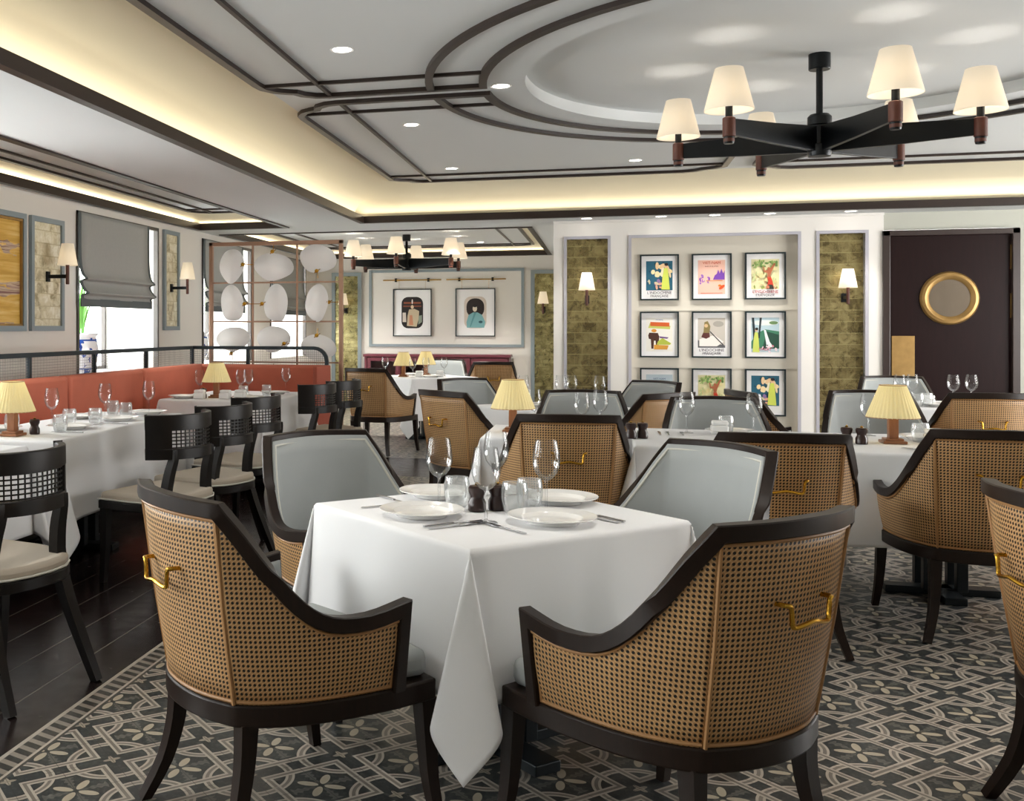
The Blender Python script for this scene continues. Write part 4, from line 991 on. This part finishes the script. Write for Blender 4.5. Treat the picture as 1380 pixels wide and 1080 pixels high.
LOOKS = {'wine_glass':'empty stemmed wine glass','tumbler':'clear stemless tumbler','dinner_plate':'white rimmed plate','napkin':'folded white napkin','fork':'steel fork','knife':'steel knife','pepper_mill':'squat dark wooden mill','table_lamp':'wooden lamp with yellow pleated shade'}
ZT = .7585
def put(k, x, y, where, rz=0, z=ZT):
    f, cat, grp = MK[k]; return place(k, f, (x,y,z), rz, LOOKS[k]+' '+where, cat, grp)
# nearest table
N = 'on the nearest table, '
for (px, py), wh, a in (((-.553,3.205),'window side toward camera',-45),((-.152,3.195),'door side toward camera',45),((-.565,3.585),'window side away from camera',-135),((-.150,3.575),'door side away from camera',135)):
    put('dinner_plate', px, py, N+wh)
    if a in (-45,45):
        ca, sa = cos(R(a)), sin(R(a))
        sgn = 1
        put('fork', px-sgn*.20*ca+.0, py-sgn*.20*sa, N+wh, R(a)) if a == -45 else put('fork', px-.19*ca, py-.19*sa, N+wh, R(a))
        put('knife', px+.165*ca, py+.165*sa, N+wh, R(a)); put('knife', px+.19*ca, py+.19*sa, N+'outermost, '+wh, R(a))
    else:
        ca, sa = cos(R(a)), sin(R(a)); put('knife', px+.18*ca, py+.18*sa, N+wh, R(a))
for x, y, wh in ((-.525,3.372,'window side, beside the tumblers'),(-.345,3.135,'closest to the camera'),(-.365,3.64,'tallest looking, behind the dark mill'),(-.180,3.395,'door side before the cane back')): put('wine_glass', x, y, N+wh)
for x, y, wh in ((-.470,3.40,'window side'),(-.275,3.33,'just door side of the mills'),(-.235,3.42,'door side behind another tumbler')): put('tumbler', x, y, N+wh)
put('pepper_mill', -.395, 3.33, N+'window side of the pair'); put('pepper_mill', -.335, 3.37, N+'door side of the pair')
# long table
N = 'on the long table, '
for x, y, wh in ((.14,5.74,'at its window end'),(.20,5.77,'second from its window end'),(1.20,5.79,'window side of the lamp'),(1.265,5.77,'closest to the lamp')): put('pepper_mill', x, y, N+wh)
put('table_lamp', 1.43, 5.86, N+'between mills and tumblers')
for x, y, wh in ((.45,6.12,'before the grey armchair'),(.80,6.10,'toward the profile armchair'),(1.40,6.22,'hidden behind the lamp')): put('wine_glass', x, y, N+wh)
for x, y, wh in ((.66,6.16,'beside the napkin'),(1.58,5.95,'beside the lamp'),(1.74,5.56,'over the nearest chair back')): put('tumbler', x, y, N+wh)
for x, y, wh in ((.62,6.10,'at the grey armchair'),(1.63,5.90,'at the lamp')): put('napkin', x, y, N+wh)
for x, y, wh in ((.66,6.16,'before the grey armchair'),(1.62,6.10,'behind the lamp'),(.68,5.6,'hidden by the chair back'),(1.6,5.6,'hidden by the closest chair back')): put('dinner_plate', x+.02, y-.02 if y < 6 else y-.02, N+wh)
for k, x in enumerate((.30,.345,.42)): put('fork' if k else 'knife', x, 6.05, N+('by the mills' if not k else ('next to the knife' if k == 1 else 'nearest the plate')))
put('knife', 1.48, 5.55, N+'in front of the lamp', .6)
# lamp table
N = 'on the middle table, '
put('table_lamp', -.50, 5.93, N+'its window side')
for x, y, wh in ((-.40,6.20,'beside the lamp'),(-.02,6.22,'toward the posters'),(-.12,5.95,'behind the cane chair')): put('wine_glass', x, y, N+wh)
put('napkin', -.24, 6.24, N+'before the grey armchair'); put('dinner_plate', -.22, 6.2, N+'before the grey armchair'); put('dinner_plate', -.2, 5.68, N+'before the cane armchair'); put('tumbler', .02, 6.02, N+'poster side')
# diagonal table
N = 'on the diagonal table, '
for x, y, wh in ((-.60,8.05,'window side'),(-.32,8.10,'in the middle'),(-.24,8.16,'just beyond the middle'),(-.03,8.05,'poster side')): put('wine_glass', x, y, N+wh)
put('tumbler', -.36, 7.70, N+'near its front corner'); put('dinner_plate', -.55, 7.82, N+'window side'); put('dinner_plate', -.2, 7.8, N+'poster side')
# door table
N = 'on the table near the door, '
for x, y, wh in ((2.22,8.90,'window end'),(2.34,9.02,'second from window end'),(2.62,9.0,'before the door'),(2.76,9.05,'door end')): put('wine_glass', x, y, N+wh)
for x, y, wh in ((2.36,8.72,'front'),(2.27,8.62,'front corner')): put('tumbler', x, y, N+wh)
put('napkin', 2.4, 8.85, N+'in the middle'); put('dinner_plate', 2.45, 8.68, N+'before the cane armchair')
# long banquette table
N = 'on the banquette table, '
put('table_lamp', -3.13, 4.98, N+'at its near end')
for x, y, wh in ((-3.22,5.55,'nearest the lamp'),(-3.15,6.10,'in the middle'),(-3.0,6.45,'at the far end')): put('wine_glass', x, y, N+wh)
for x, y, wh in ((-2.98,5.23,'beside the lamp'),(-3.14,5.62,'second from the lamp'),(-3.02,5.72,'third from the lamp'),(-3.22,6.35,'at the seat side'),(-3.05,6.2,'near the far plate'),(-3.26,5.18,'half hidden behind the lamp')): put('tumbler', x, y, N+wh)
for x, y, wh in ((-3.02,5.42,'nearest the lamp'),(-3.0,5.98,'in the middle'),(-3.02,6.48,'at the far end'),(-3.32,6.05,'at the seat side'),(-3.36,5.2,'seat side near lamp')): put('dinner_plate', x, y, N+wh)
put('pepper_mill', -3.06, 5.09, N+'beside the lamp'); put('pepper_mill', -3.20, 5.10, N+'behind the lamp')
for y, wh in ((5.22,'near end'),(5.78,'middle'),(6.28,'far end')): put('knife', -2.93, y, N+wh, R(80))
# corner table
N = 'on the corner table, '
put('table_lamp', -3.17, 8.16, N+'front edge')
for x, y, wh in ((-3.36,8.25,'window side of the lamp'),(-3.02,8.55,'behind the lamp'),(-3.03,8.38,'beside the lamp'),(-2.80,8.95,'toward the orange seat end')): put('wine_glass', x, y, N+wh)
for x, y, wh in ((-2.98,8.3,'by the lamp'),(-2.82,8.45,'toward the black chairs')): put('tumbler', x, y, N+wh)
for x, y, wh in ((-3.26,8.0,'window side of the mill'),(-3.04,8.02,'black chair side of the lamp'),(-2.93,8.08,'next to another napkin')): put('napkin', x, y, N+wh)
for x, y, wh in ((-3.42,8.05,'window side'),(-2.86,8.08,'black chair side'),(-2.84,8.75,'far side')): put('dinner_plate', x, y, N+wh)
put('pepper_mill', -3.25, 8.06, N+'beside the lamp')
# far room
N = 'on the far room table, '
put('table_lamp', -2.35, 12.30, N+'nearer the screen'); put('table_lamp', -2.15, 12.75, N+'at the back')
for x, y, wh in ((-2.62,12.5,'screen side'),(-2.1,12.45,'in the middle'),(-1.9,12.6,'cabinet side'),(-2.2,12.1,'front')): put('wine_glass', x, y, N+wh)
for x, y, wh in ((-2.15,12.25,'front'),(-1.92,12.4,'cabinet side')): put('napkin', x, y, N+wh)
for x, y, wh in ((-2.0,12.2,'front'),(-2.3,12.7,'back')): put('dinner_plate', x, y, N+wh)
